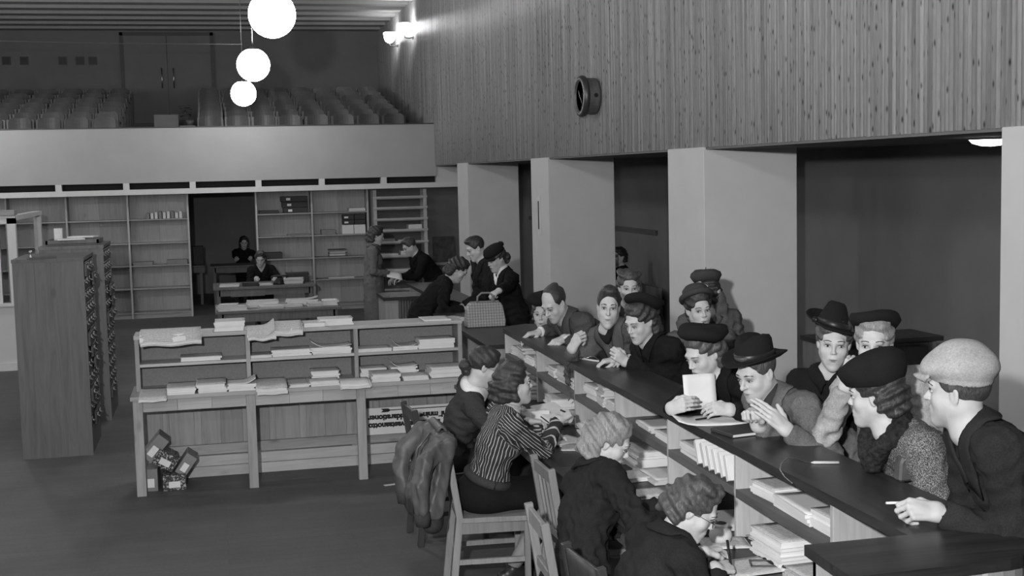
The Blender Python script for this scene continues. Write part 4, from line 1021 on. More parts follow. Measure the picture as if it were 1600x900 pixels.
def head_mesh(sex, h, neckL, style):
    """head and neck in head space: x right, y forward, z up; neckL is the neck base"""
    lo = np.minimum((-.1, -.13, -.15), neckL-.09); hi = np.maximum((.1, .135, .14), neckL+.09)
    F = Field(lo, hi, h); fem = sex == 'f'; jw = .046 if fem else .053
    F.u(ell((0, -.014, .036), (.0745, .092, .082)))
    F.u(ell((0, .028, -.03), (.056 if fem else .060, .060, .080 if fem else .083)), .03)
    for s in (-1, 1):
        F.u(rcone((s*jw*.93, .004, -.046), (0, .062, -.096), .020, .018), .034)
        F.u(ell((s*.036, .053, -.026), (.022, .020, .022)), .022)
    F.u(ell((0, .069, -.098), (.015, .014, .013) if fem else (.019, .016, .015)), .018)
    F.u(rcone((-.032, .077, .022), (.032, .077, .022), .011 if fem else .014, .011 if fem else .014), .018)
    for s in (-1, 1): F.d(ell((s*.031, .100, .001), (.019, .017, .013)), .012)
    F.u(rcone((0, .083, .012), (0, .102 if fem else .107, -.024 if fem else -.027), .0062, .0090 if fem else .0112), .010)
    for s in (-1, 1): F.u(ell((s*.0095, .094, -.029), (.0066, .008, .0056) if fem else (.0075, .009, .0065)), .006)
    F.u(ell((0, .079, -.062), (.022, .012, .017)), .018)
    F.u(rcone((-.013, .0885, -.0582), (.013, .0885, -.0582), .0040, .0040), .006)
    F.u(rcone((-.011, .0875, -.0702), (.011, .0875, -.0702), .0050, .0050), .006)
    F.d(rcone((-.019, .0935, -.0642), (.019, .0935, -.0642), .0024, .0024), .003)
    for s in (-1, 1):
        Re = rotz(s*.25)@roty(s*.08)
        F.u(ell((s*.0735, -.010, -.004), (.0065, .017, .029), Re), .006); F.d(ell((s*.081, -.005, .0), (.006, .009, .015), Re), .004)
    nr = .050 if fem else .058
    F.u(rcone((0, -.022, -.055), neckL, nr, nr*1.06), .03)
    F.u(ell(neckL+np.array([0, .0, -.02]), (.085, .06, .045)), .04)
    V, Q = F.mesh(); V = relax(V, Q, 1, .4)
    dk = np.zeros(len(V)); x, y, z = V.T
    lips = np.exp(-((x/.019)**4))*np.exp(-(((z+.0642)/.0092)**4))*(y > .075); dk = np.maximum(dk, lips*(.45 if fem else .35))
    dk = np.maximum(dk, np.exp(-((x/.02)**2))*np.exp(-(((z+.0642)/.0022)**2))*(y > .075)*.8)
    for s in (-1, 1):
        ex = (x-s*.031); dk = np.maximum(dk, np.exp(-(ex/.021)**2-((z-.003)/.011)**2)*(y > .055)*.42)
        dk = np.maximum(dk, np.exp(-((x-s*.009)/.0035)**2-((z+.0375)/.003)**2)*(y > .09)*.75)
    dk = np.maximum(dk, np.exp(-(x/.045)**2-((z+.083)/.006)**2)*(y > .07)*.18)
    if style.get('stubble'): dk = np.maximum(dk, np.clip((-.045-z)/.04, 0, 1)*(y > .02)*.18)
    return V, Q, dk
def face_bits(sex, gaze, s, down=False):
    """eyes, irises, lids and brows in head space"""
    ew, ir, lid, br = MB(), MB(), MB(), MB()
    if 1:
        eh = .0036 if down else .0058
        ew.ellip((s*.031, .0768, .0015 if not down else -.001), (.0145, .0105, eh), 14, 9)
        ir.ellip((s*.031+gaze*.005, .0843, .002 if not down else -.0018), (.0056, .0040, eh*.97), 12, 7)
        zz = -.0045 if down else -.0015
        lid.tube([(s*.016, .0865, .0085+zz), (s*.025, .0893, .0102+zz), (s*.037, .0860, .0092+zz), (s*.0465, .077, .0045+zz)], [.0010, .0019, .0020, .0010], 6)
        th = .0024 if sex == 'f' else .0036
        br.tube([(s*.014, .0905, .0245), (s*.027, .0915, .0285), (s*.040, .084, .027), (s*.051, .070, .021)], [th*.8, th, th*.9, th*.4], 6)
    return ew, ir, lid, br
def hair_mesh(style, h, seed):
    k = style.get('hair', 'short'); F = Field((-.15, -.19, -.21), (.15, .135, .19), h); puff = style.get('puff', .0)
    if k == 'short':
        F.u(ell((0, -.016, .040), (.081, .097, .086))); 
        F.u(ell((0, .03, .1), (.058, .055, .03)), .03)
        F.d(ell((0, .10, -.015), (.084, .088, .092)), .012)
        F.d(ell((0, .02, -.13), (.12, .115, .10)), .012)
        for s in (-1, 1): F.d(ell((s*.083, .012, -.03), (.03, .038, .038)), .008)
    elif k == 'bald':
        F.u(ell((0, -.018, .036), (.080, .096, .084)))
        F.d(ell((0, .105, .035), (.070, .115, .115)), .012); F.d(ell((0, .02, -.13), (.12, .115, .10)), .012); F.d(ell((0, .10, -.015), (.09, .1, .092)), .012)
        for s in (-1, 1): F.d(ell((s*.083, .012, -.03), (.03, .038, .038)), .008)
        F.u(ell((0, -.035, .104), (.045, .06, .016)), .02)
    else:
        F.u(ell((0, -.02, .040), (.086+puff, .100+puff, .088+puff)))
        F.u(ell((0, .012, .102+puff), (.055, .055, .022)), .03)
        r = random.Random(seed)
        if k in ('waves', 'bob', 'curly'):
            low = {'waves': -.082, 'bob': -.05, 'curly': -.05}[k]; rr = {'waves': .023, 'bob': .021, 'curly': .022}[k]
            for i in range(17):
                a = math.radians((-84+168*i/16)); x = math.sin(a)*(.074+puff); y = -.025-math.cos(a)*(.082+puff)
                for z in np.linspace(.02, low, 4):
                    F.u(ell((x*r.uniform(.93, 1.1), y*r.uniform(.95, 1.1), z+r.uniform(-.012, .012)), (rr*r.uniform(.75, 1.05),)*3), .012)
        if k == 'curly':
            for i in range(14):
                a = r.uniform(-2.2, 2.2); F.u(ell((math.sin(a)*.06, .055*math.cos(a)-.01, .10+r.uniform(-.008, .008)), (.028, .028, .024)), .012)
        if k == 'rollup':
            for i in range(9):
                a = math.radians(-80+160*i/8); F.u(ell((math.sin(a)*.066, .04*math.cos(a)+.004, .104-.03*abs(math.sin(a))), (.026, .028, .026)), .01)
            for i in range(9):
                a = math.radians(-95+190*i/8); F.u(ell((math.sin(a)*.078, -.03-math.cos(a)*.088, -.055), (.03, .032, .036)), .01)
                F.u(ell((math.sin(a)*.084, -.03-math.cos(a)*.092, .0), (.03, .032, .036)), .012)
        if k == 'bun':
            F.u(ell((0, -.118, -.035), (.055, .04, .042)), .01); F.u(ell((0, -.1, -.07), (.045, .03, .03)), .01)
        F.d(ell((0, .118, -.035), (.084, .096, .106)), .026)
        F.d(ell((0, .06, -.14), (.07, .09, .09)), .012)
        for s in (-1, 1): F.d(ell((s*.094, .028, -.026), (.040, .042, .046)), .012)
    V, Q = F.mesh(); N = normals(V, Q)
    amp = style.get('wave', .0028 if k in ('short', 'bald') else .0036); fq = 95 if k in ('short', 'bald') else 135
    ang = np.arctan2(V[:, 0], V[:, 2]-.02)
    V = V+N*(amp*np.sin(V[:, 1]*fq*.5+V[:, 2]*fq+3.0*wob(V, seed+3, 22))*(1 if k not in ('short', 'bald') else .35)+amp*.8*wob(V, seed, 170, 6))[:, None]
    return V, Q
def hand_mesh(R, wrist, side, pose, h, sc_=1.0, elbow=None):
    """R columns: thumb-side x (for a right hand palm down), finger direction y, back of hand z"""
    s = side; P = {'relax': (25, 30, 20), 'flat': (8, 8, 6), 'grip': (50, 60, 35), 'fist': (72, 85, 50), 'pinch': (45, 40, 22), 'hold': (55, 22, 12)}[pose]
    loc = lambda v: np.asarray(wrist)+R@(np.array([v[0]*s, v[1], v[2]])*sc_)
    pts = [np.asarray(wrist)]; prims = []
    for i, (x, y, L, r) in enumerate(((.029, .088, .043, .0092), (.0095, .093, .047, .0095), (-.0105, .088, .044, .0092), (-.029, .079, .034, .0082))):
        kn = np.array([x, y, 0.0]); prims.append((np.array([x*.62, .008, 0]), kn, .0135, .0115, .010))
        a = 0; p = kn; m = 1.0+(.12 if pose in ('relax', 'grip') else .0)*i
        if pose == 'pinch' and i > 1: m = 1.35
        dx = x*.35
        for j, f in enumerate((1.0, .62, .5)):
            a += math.radians(P[j]*m); q = p+np.array([dx*.2, math.cos(a), -math.sin(a)])*L*f
            prims.append((p, q, r*(1-.1*j), r*(1-.1*(j+1)), .004)); p = q
    tp = {'flat': ((.024, .018, -.004), (.05, .045, -.01), (.064, .07, -.012), (.072, .09, -.012))}.get(pose, ((.024, .018, -.006), (.044, .045, -.022), (.045, .073, -.036), (.036, .093, -.042)))
    for j in range(3): prims.append((np.array(tp[j]), np.array(tp[j+1]), .0145-.002*j, .0125-.002*j, .008))
    prims.append((np.array((-.012, .02, -.004)), np.array((.006, .07, -.004)), .02, .018, .012))
    W = []
    for (a, b, ra, rb, k) in prims: W.append((rcone(loc(a), loc(b), ra*sc_, rb*sc_), k))
    if elbow is not None:
        e = np.asarray(wrist)+unit(np.asarray(elbow)-wrist)*.13; W.append((rcone(wrist, e, .0235*sc_, .028*sc_), .02))
        W.append((rcone(loc((-.012, 0, 0)), loc((.012, 0, 0)), .02*sc_, .02*sc_), .015))
    lo = np.min([w_[0][1] for w_ in W], 0); hi = np.max([w_[0][2] for w_ in W], 0)
    F = Field(lo, hi, h)
    for pr_, k in W: F.u(pr_, k)
    V, Q = F.mesh(); return V, Q
def ik(S, Wp, l1, l2, pole):
    d = Wp-S; L = np.linalg.norm(d); mx = (l1+l2)*.995
    if L > mx: Wp = S+d/L*mx; d = Wp-S; L = mx
    a = (l1*l1-l2*l2+L*L)/(2*L); hh = math.sqrt(max(0, l1*l1-a*a)); u = d/L
    p = np.asarray(pole, float); p = p-u*(p@u); p = unit(p); return S+u*a+p*hh, Wp
def collar_ribbon(Fd, N, u, f, r, kind, mats, root, wdt=.055, deep=.16, rad=.064, mat='f_dark', name='collar'):
    """folded collar and lapels: a strip round the neck with its outer edge laid on the garment"""
    n = 26; inner = []; outer = []
    for i in range(n):
        t = -1+2*i/(n-1); a = t*math.pi*.92
        x = math.sin(a)*rad; y = -math.cos(a)*rad*.9; fr = max(0, abs(t)-.55)/.45
        p = N+r*x*(1-.75*fr)+f*(y+.012+.035*fr)+u*(.034-.012*abs(t)-deep*fr*fr)
        wv = wdt*(1.0+(.55*math.sin(min(1, fr*1.15)*math.pi) if kind == 'lapel' else -.2*fr))
        q = N+r*(x*(1-.75*fr)+math.copysign(1, x)*wv*min(1, abs(math.sin(a))*1.2+.75*fr) if abs(x) > 1e-6 else 0)+f*(y*1.0-math.cos(a)*wv*.75*(1-fr)+.012+.035*fr)+u*(-.018-.012*abs(t)-deep*fr*fr)
        inner.append(p); outer.append(q)
    P = np.array([inner, [(a*.55+b*.45)+u*.012 for a, b in zip(inner, outer)], outer])
    # lay the points on the garment surface
    def samp(p):
        g = (p-Fd.lo)/Fd.h; i0 = np.clip(g.astype(int), 1, np.array(Fd.D.shape)-3); i, j, k = i0
        gr = np.array([Fd.D[i+1, j, k]-Fd.D[i-1, j, k], Fd.D[i, j+1, k]-Fd.D[i, j-1, k], Fd.D[i, j, k+1]-Fd.D[i, j, k-1]])
        w_ = g-i0; v = 0
        for a in (0, 1):
            for b in (0, 1):
                for c in (0, 1): v += Fd.D[i+a, j+b, k+c]*(w_[0] if a else 1-w_[0])*(w_[1] if b else 1-w_[1])*(w_[2] if c else 1-w_[2])
        return v, unit(gr)
    for a in range(3):
        tgt = (.004, .012, .008)[a]
        for i in range(n):
            for _ in range(3):
                v, g = samp(P[a, i])
                if v < tgt: P[a, i] = P[a, i]+g*min(.02, tgt-v)
                elif a == 2 and v < .06: P[a, i] = P[a, i]-g*(v-tgt)*.8
    def fn(uu, vv):
        a = vv*2; i = uu*(n-1); i0 = min(int(i), n-2); t = i-i0; j0 = min(int(a), 1); s = a-j0
        A = P[j0, i0]*(1-t)+P[j0, i0+1]*t; B = P[j0+1, i0]*(1-t)+P[j0+1, i0+1]*t; return A*(1-s)+B*s
    return MB().sheet(fn, n, 5, .007).build(name, M[mat], root, smooth=True)

def person(label, H, Pv, facing, look, sex='f', lod='near', coat='f_dark', lower='f_dark', hair=None, hairmat='h_dark', hat=None, hands=(), seat=False,
           coatlen=.45, collar='lapel', collarmat=None, scarf=None, knee=None, feet=None, gaze=0.0, size=1.0, glasses=False, neck=.055, hscale=None, stripe=False, seed=1, elbows=(None, None), feetmat='black', arms=True, bulk=1.0, legmat=None, sit_z=.45, cuffs=None, group='people at the counter', stubble=False):
    """H head centre, Pv pelvis centre, facing = chest direction in degrees, look = (direction, pitch, roll) of the head;
    hands = up to two of (side, wrist, finger direction, back-of-hand direction, pose)"""
    H = np.asarray(H, float); Pv = np.asarray(Pv, float); hh, hd_, hb = LOD[lod]; fem = sex == 'f'
    root = thing('person', label, 'person', (Pv[0], Pv[1], 0), 0, group)
    Rh = frame(*look); hsc = hscale or ((.965, 1.0, 1.03) if sex == 'm' else (.97, 1.0, 1.0)); Rg = Rh*np.array(hsc); fw = frame(facing)[:, 1]; rt = frame(facing)[:, 0]
    nb = H-Rh[:, 2]*.085-Rh[:, 1]*.03
    sp = unit(nb-Pv); N = nb-unit(sp*.6+np.array([0, 0, .4]))*neck*size
    u = unit(N-Pv); r = unit(rt-u*(rt@u)); f = np.cross(u, r); f = f if f@fw > 0 else -f
    sw = (.165 if fem else .188)*size*(1+.3*(bulk-1)); S = {s: N-u*.062+r*s*sw for s in (-1, 1)}
    back = -f
    Cc = N*.58+Pv*.42+back*.012
    # arms
    gf0 = np.array([fw[0], fw[1], 0.0])
    L1, L2 = (.275*size, .245*size) if fem else (.30*size, .265*size); A = {}
    hs = {h_[0]: h_ for h_ in hands}
    for s in (-1, 1):
        if s in hs:
            tgt = np.asarray(hs[s][1], float); pole = elbows[0 if s < 0 else 1]
            if pole is None: pole = r*s*.5-u*.7+back*.4
            E, Wp = ik(S[s], tgt, L1, L2, pole)
        else:
            E = S[s]-np.array([0, 0, 1])*L1*.96+r*s*.05+back*.03; Wp = E+(-np.array([0, 0, 1])*.9+f*.35+r*s*-.05)*L2*.9
            if seat: Wp = E+unit(gf0*.9-r*s*.25+np.array([0, 0, -.12]))*L2
            hs[s] = (s, Wp, Wp-E, r*s+back*.2, 'relax')
        A[s] = (E, Wp)
    # legs
    hipj = {s: Pv+r*s*.085-np.array([0, 0, .03]) for s in (-1, 1)}; gf = unit(np.array([fw[0], fw[1], 0])); gr = np.array([rt[0], rt[1], 0]); Lg = {}
    for s in (-1, 1):
        if seat:
            kn = np.array([Pv[0], Pv[1], 0])+gf*.42*size+gr*s*.09; kn[2] = sit_z+.06; an = np.array([kn[0], kn[1], .09])+gf*(.04 if s > 0 else -.05)
        else:
            an = np.array([Pv[0], Pv[1], .09])+gr*s*.10+gf*(.03*s); kn = (hipj[s]+an)/2+gf*.03
        if feet is not None and feet[0 if s < 0 else 1] is not None: an = np.array(feet[0 if s < 0 else 1], float)
        Lg[s] = (kn, an)
    # ---------------- skin: head, neck, hands and a slim trunk joined in one body
    neckL = (Rh.T@(N+u*.005-H))/np.array(hsc)
    V, Q, dk = head_mesh(sex, hh, neckL*1.0/size if False else neckL, dict(stubble=stubble))
    VV = [H+V@Rg.T]; QQ = [Q]; DD = [dk]; off = len(V)
    def addm(V2, Q2, d=0.0):
        nonlocal off
        VV.append(V2); QQ.append(Q2+off); DD.append(np.full(len(V2), d)); off += len(V2)
    for s, h_ in hs.items():
        fd = unit(h_[2]); bk = np.asarray(h_[3], float); bk = unit(bk-fd*(bk@fd)); xx = np.cross(fd, bk)
        V2, Q2 = hand_mesh(np.stack([xx, fd, bk], 1), A[s][1], -s, h_[4], hd_, (.92 if fem else 1.03)*size, A[s][0]); addm(V2, Q2)
    Fb = Field(Pv+(-.6, -.6, -1.05), np.maximum(H, Pv)+.6, .022)
    Fb.u(rcone(N-u*.03, Cc, .06, .085, f, .7)).u(rcone(Cc, Pv, .085, .09, f, .75), .05)
    for s in (-1, 1):
        Fb.u(rcone(N-u*.05, S[s], .045, .04), .04).u(rcone(S[s], A[s][0], .04, .032), .03).u(rcone(A[s][0], A[s][1], .03, .025), .02)
        Fb.u(rcone(hipj[s], Lg[s][0], .065, .045), .05).u(rcone(Lg[s][0], Lg[s][1], .045, .032), .02)
    V2, Q2 = Fb.mesh(); addm(V2, Q2)
    body = mesh_obj('body', np.vstack(VV), np.vstack(QQ), M['skin'], root, True, True, {'dark': np.concatenate(DD)})
    for s in (-1, 1):
        ew, ir, lid, br = face_bits(sex, gaze, s, look[1] < -14)
        eo = ew.xform(Rg, H).build('eye', M['eyewhite'], root, smooth=True)
        ir.xform(Rg, H).build('iris', M['iris'], eo, smooth=True); lid.xform(Rg, H).build('eyelid', M['h_dark'], eo, smooth=True)
        br.xform(Rg, H).build('eyebrow', M[hairmat if hairmat not in ('h_fair',) else 'h_brown'], root, smooth=True)
    for nm, c_, r_ in (('upper_lip', (0, .0886, -.0602), (.0205, .0066, .0034)), ('lower_lip', (0, .0878, -.0682), (.0175, .0068, .0040))):
        MB().ellip(c_, r_, 14, 8).xform(Rg, H).build(nm, M['lip_f' if fem else 'lip_m'], root, smooth=True)
    if hair:
        V, Q = hair_mesh(hair, hh if lod != 'near' else .0042, seed); mesh_obj('hair', H+V@Rg.T, Q, M[hairmat], root, True, True)
    if hat: hat(H, Rg, root)
    if glasses:
        g = MB()
        for s in (-1, 1):
            g.tube([(s*.033+.020*math.cos(a), .098-.004*abs(math.cos(a)), .0+.017*math.sin(a)) for a in np.linspace(0, 2*math.pi, 17)], .0014, 5)
            g.tube([(s*.053, .094, .004), (s*.074, .06, .006), (s*.083, .0, .006)], .0013, 5)
        g.tube([(-.013, .1, .003), (0, .106, .006), (.013, .1, .003)], .0013, 5)
        g.xform(Rg, H).build('spectacles', M['darkmetal'], root, smooth=True)
    # ---------------- upper garment
    b = bulk*(.93 if fem else 1.0)*size
    prims = []
    q = .70
    prims += [(rcone(N-u*.13, Cc, .130*b, .140*b, f, q), 0), (rcone(Cc, Pv+u*.05, .135*b*(.93 if fem else 1), .150*b, f, .76), .06)]
    prims += [(rcone(S[-1]*.8+N*.2-u*.02, S[1]*.8+N*.2-u*.02, .066*b, .066*b), .05)]
    for s in (-1, 1):
        prims += [(rcone(N-u*.012+back*.01, S[s]+u*.0, .046*b, .05*b), .045)]
        if fem: prims += [(ell(Cc+f*.075*b+r*s*.062+u*.02, (.062*b,)*3), .05)]
    if not fem: prims += [(ell(Cc+f*.055+u*.03, (.12, .12, .1)), .06)]
    lo_dir = np.array([0, 0, -1.0])
    if coatlen > 0 and not seat:
        e = Pv+lo_dir*coatlen; prims += [(cut(rcone(Pv+u*.03, e+lo_dir*.05, .158*b, .185*b, f*np.array([1, 1, 0])/max(.1, np.linalg.norm(f[:2])), .8), e, lo_dir), .06)]
    elif seat: prims += [(ell(Pv+np.array([0, 0, -.02])+gf*.03, (.17*b, .16*b, .12*b)), .06)]
    else: prims += [(rcone(Pv+u*.05, Pv-u*.04, .152*b, .155*b, f, .78), .04)]
    for s in (-1, 1):
        E, Wp = A[s]; dd = unit(Wp-E); ce = Wp-dd*.012
        prims += [(rcone(S[s], E, .066*b, .053*b), .03), (cut(rcone(E, Wp+dd*.04, .053*b, .041*b), ce, dd), .02)]
        if s in hs: pass
    lo = np.min([p_[0][1] for p_ in prims], 0); hi = np.max([p_[0][2] for p_ in prims], 0)
    Fd = Field(lo, hi, hb)
    for p_, k in prims: Fd.u(p_, k)
    V, Q = Fd.mesh(); Nn = normals(V, Q)
    # cloth folds: stronger near elbows and waist
    wr_ = .0050+.0*V[:, 0]
    for s in (-1, 1):
        E = A[s][0]; dE = np.linalg.norm(V-E, axis=1); wr_ += .010*np.exp(-(dE/.11)**2)
        dS = np.linalg.norm(V-(S[s]-u*.09), axis=1); wr_ += .0055*np.exp(-(dS/.09)**2)
    wr_ += .0055*np.exp(-(((V-Pv)@u-.08)/.12)**2)
    V2 = V+Nn*(wr_*(1.1-2.6*np.abs(wob(V, seed+11, 74, 4))-.7*np.abs(np.sin(V@u*52+4*wob(V, seed+7, 16))))+.003*wob(V, seed+5, 22, 4))[:, None]
    att = None
    if stripe:
        ang = np.arctan2((V-Cc)@r, (V-Cc)@f); sv = ang*.150/.022
        best = np.full(len(V), .085)
        for s in (-1, 1):
            for (a_, b_) in ((S[s], A[s][0]), (A[s][0], A[s][1])):
                d_ = b_-a_; t_ = np.clip((V-a_)@d_/(d_@d_), 0, 1); c_ = a_+t_[:, None]*d_; w_ = V-c_; ds = np.linalg.norm(w_, axis=1)
                e1 = unit(np.cross(d_, r*s)); av = (w_@e1)/.0155
                inside = (ds < best) & (((V-Cc)@r*s) > sw*.62); sv = np.where(inside, av, sv); best = np.where(inside, ds, best)
        att = {'stripe': sv+40}
    if stripe:
        MB().tube([Pv+u*.085+r*math.cos(a_)*.150+f*math.sin(a_)*.118 for a_ in np.linspace(0, 2*math.pi, 29)], .026, 10, False).build('waistband', M['f_charcoal'], root, smooth=True)
    cname = 'sweater' if stripe else 'coat'
    mesh_obj(cname, V2, Q, M['stripe' if stripe else coat], root, True, True, att)
    if collar in ('lapel', 'round', 'fur'):
        if collar == 'fur':
            Ff = Field(N-.22, N+.22, .007)
            for i in range(22):
                t_ = -1+2*i/21; a = t_*math.pi*.9; fr = max(0, abs(t_)-.6)/.4
                Ff.u(ell(N+r*math.sin(a)*.085*(1-.5*fr)+f*(-math.cos(a)*.08+.02+.05*fr)+u*(.016-.055*fr*fr), (.036, .036, .036)), .02)
            Vf, Qf = Ff.mesh(); Nf = normals(Vf, Qf); Vf = Vf+Nf*(.007*wob(Vf, seed, 260, 7)+.004*wob(Vf, seed+1, 90, 4))[:, None]
            mesh_obj('fur_collar', Vf, Qf, M['f_fur'], root, True, True)
        else: collar_ribbon(Fd, N, u, f, r, collar, M, root, .05 if collar == 'lapel' else .038, .16 if collar == 'lapel' else .05, .066 if fem else .073, collarmat or coat)
    if scarf:
        sm, deep, rs = (tuple(scarf)+(.02,))[:3]; Fs = Field(N-.22, N+.16, .006)
        for i in range(20):
            t_ = -1+2*i/19; a = t_*math.pi; fr = max(0, abs(t_)-.6)/.4
            Fs.u(ell(N+r*math.sin(a)*.058+f*(-math.cos(a)*.055+.012+.02*fr)+u*(.03-deep*fr), (rs, rs, rs*1.3)), .015)
        Vf, Qf = Fs.mesh(); mesh_obj('scarf', Vf, Qf, M[sm], root, True, True)
    if cuffs:
        for s in hs:
            E, Wp = A[s]; dd = unit(Wp-E); MB().tube([Wp-dd*.02, Wp+dd*.006], [.037*b, .034*b], 16).build('shirt_cuff', M[cuffs], root, smooth=True)
    # ---------------- lower garment
    Fl = Field(np.minimum(Pv-.35, [min(Lg[s][0][0], Lg[s][1][0])-.15 for s in (-1,)]+[min(Lg[s][1][1] for s in (-1, 1))-.15, 0.03]) if False else np.min([Pv-.3]+[Lg[s][i]-.14 for s in (-1, 1) for i in (0, 1)], 0), np.max([Pv+.22]+[Lg[s][i]+.14 for s in (-1, 1) for i in (0, 1)], 0), max(hb, .014))
    if seat:
        Fl.u(ell(Pv+np.array([0, 0, -.0]), (.17*b, .165*b, .13*b)))
        if fem:
            km = (Lg[-1][0]+Lg[1][0])/2
            Fl.u(rcone(Pv+gf*.02-np.array([0, 0, .02]), km+gf*.03, .165, .162, np.array([0, 0, 1.0]), .56), .06)
            Fl.u(cut(rcone(km+gf*.02, km+np.array([0, 0, -.2]), .105, .115, gr, 1.5), km+np.array([0, 0, -.16]), np.array([0, 0, -1.0])), .04)
        else:
            for s in (-1, 1): Fl.u(rcone(hipj[s], Lg[s][0], .085, .066), .04).u(rcone(Lg[s][0], Lg[s][1], .063, .055), .02)
    else:
        Fl.u(rcone(Pv, Pv-np.array([0, 0, .06]), .14*b, .145*b, fw, .8))
        if fem: Fl.u(cut(rcone(Pv-np.array([0, 0, .05]), np.array([Pv[0], Pv[1], .4]), .15*b, .19*b, gf, .8), (Pv[0], Pv[1], .44), np.array([0, 0, -1.0])), .04)
        else:
            for s in (-1, 1): Fl.u(rcone(hipj[s], Lg[s][0], .09, .07), .05).u(rcone(Lg[s][0], Lg[s][1], .068, .06), .02)
    V, Q = Fl.mesh(); Nn = normals(V, Q); V = V+Nn*(.003*wob(V, seed+21, 30, 4, (1, 1, .4)))[:, None]
    mesh_obj('skirt' if fem else 'trousers', V, Q, M[lower], root, True, True)
    if fem:
        for s in (-1, 1): MB().tube([Lg[s][0]+(0, 0, .0), Lg[s][0]*.5+Lg[s][1]*.5-gf*.012, Lg[s][1]], [.056, .054, .037], 12).build('stocking', M[legmat or 'stocking'], root, smooth=True)
    for s in (-1, 1):
        an = Lg[s][1]; Fs = Field(an-.3, an+.3, .011); dz = an[2]-.09
        toe = an+gf*.13+np.array([0, 0, -.055]); heel = an-gf*.055+np.array([0, 0, -.045])
        Fs.u(rcone(heel, toe, .038, .034)).u(rcone(an-np.array([0, 0, .01]), an+gf*.04-np.array([0, 0, .03]), .045, .042), .02)
        Fs.d(((lambda z0: (lambda X, Y, Z: (Z-z0)+0*X+0*Y))(dz+.002), an-.3, np.array([an[0]+.3, an[1]+.3, dz+.01])), 0)
        V, Q = Fs.mesh(); mesh_obj('shoe', V, Q, M['black'], root, True, True)
    return root

# ------------------------------------------------------------------ hats (head space)
def hat_beret(mat='f_felt', tilt=0, w=.13, hgt=.055, off=(0, -.02, .095), ty=0, band=True):
    def go(H, R, root):
        Rr = roty(math.radians(tilt))@rotx(math.radians(ty)); mb = MB()
        prof = [(.082, -.012), (.09, -.018), (w*.9, .004), (w, .022), (w*.93, .046), (w*.65, hgt+.004), (w*.3, hgt+.008), (.004, hgt+.006)]
        mb.lathe(prof, 36, (0, 0, 0), None, .93, 1.06, lambda p, r, t: (p[0], p[1], p[2]+.006*math.sin(3*t+1)*r/w-.012*(p[1]/w)*(1 if r > .1 else 0)))
        mb.xform(Rr, off).xform(R, H).build('beret', M[mat], root, smooth=True)
        MB().tube([tuple(np.array(off)+Rr@np.array([0, 0, hgt])), tuple(np.array(off)+Rr@np.array([.004, 0, hgt+.022]))], .003, 6).xform(R, H).build('beret_tip', M[mat], root)
    return go
def hat_fedora(mat='f_felt', brim=.058, crown=.115, z=.062):
    def go(H, R, root):
        Rr = rotx(math.radians(13)); off = (0, -.012, z)
        def md(p, r, t):
            x, y, zz = p; k = max(0, (zz-.05)/.065)
            zz2 = zz-(.030*k*math.exp(-(x/.03)**2)); x2 = x*(1-.22*k*max(0, y/.09)); return (x2, y, zz2)
        MB().lathe([(.086, -.004), (.086, .01), (.084, .05), (.081, .085), (.072, .105), (.05, .115), (.02, .112), (.003, .11)], 40, (0, 0, 0), None, .92, 1.16, md).xform(Rr, off).xform(R, H).build('crown', M[mat], root, smooth=True)
        def bm(p, r, t):
            k = max(0, (r-.086)/brim); return (p[0], p[1], p[2]+.024*k*k*abs(math.cos(t))**1.5-.012*k*max(0, math.sin(t)))
        MB().lathe([(.082, .0), (.1, -.001), (.086+brim*.6, .0), (.086+brim, .003), (.086+brim+.003, .006), (.086+brim, .009), (.086+brim*.6, .005), (.1, .004), (.082, .006)], 48, (0, 0, 0), None, .92, 1.14, bm).xform(Rr, off).xform(R, H).build('brim', M[mat], root, smooth=True)
        MB().lathe([(.0865, .004), (.0885, .006), (.0885, .032), (.0865, .034)], 40, (0, 0, 0), None, .925, 1.165).xform(Rr, off).xform(R, H).build('hat_band', M['black'], root, smooth=True)
    return go
def hat_pointed():
    def go(H, R, root):
        Rr = rotx(math.radians(10))@roty(math.radians(-12)); off = (.01, .0, .075)
        MB().lathe([(.088, -.01), (.085, .02), (.071, .05), (.057, .082), (.046, .105), (.034, .116), (.003, .118)], 32, (0, 0, 0), None, .95, 1.1, lambda p, r, t: (p[0]+.25*max(0, p[2])*.3, p[1]-.3*max(0, p[2]), p[2])).xform(Rr, off).xform(R, H).build('crown', M['f_felt'], root, smooth=True)
        def bm(p, r, t):
            k = max(0, (r-.086)/.06); return (p[0], p[1], p[2]+.045*k*k*max(0, -math.sin(t))+.03*k*max(0, math.cos(t+.3))-.015*k*max(0, math.sin(t)))
        MB().lathe([(.083, -.004), (.11, -.005), (.14, -.002), (.146, .003), (.14, .006), (.11, .002), (.083, .006)], 40, (0, 0, 0), None, .95, 1.1, bm).xform(Rr, off).xform(R, H).build('brim', M['f_felt'], root, smooth=True)
        MB().lathe([(.0875, .0), (.0895, .003), (.0885, .024), (.086, .026)], 32, (0, 0, 0), None, .96, 1.11).xform(Rr, off).xform(R, H).build('hat_band', M['black'], root, smooth=True)
        for a in (-.5, .5): MB().ellip((.09, .03, .01), (.012, .022, .014), 10, 7, rotz(a)).xform(Rr, off).xform(R, H).build('bow', M['black'], root, smooth=True)
    return go
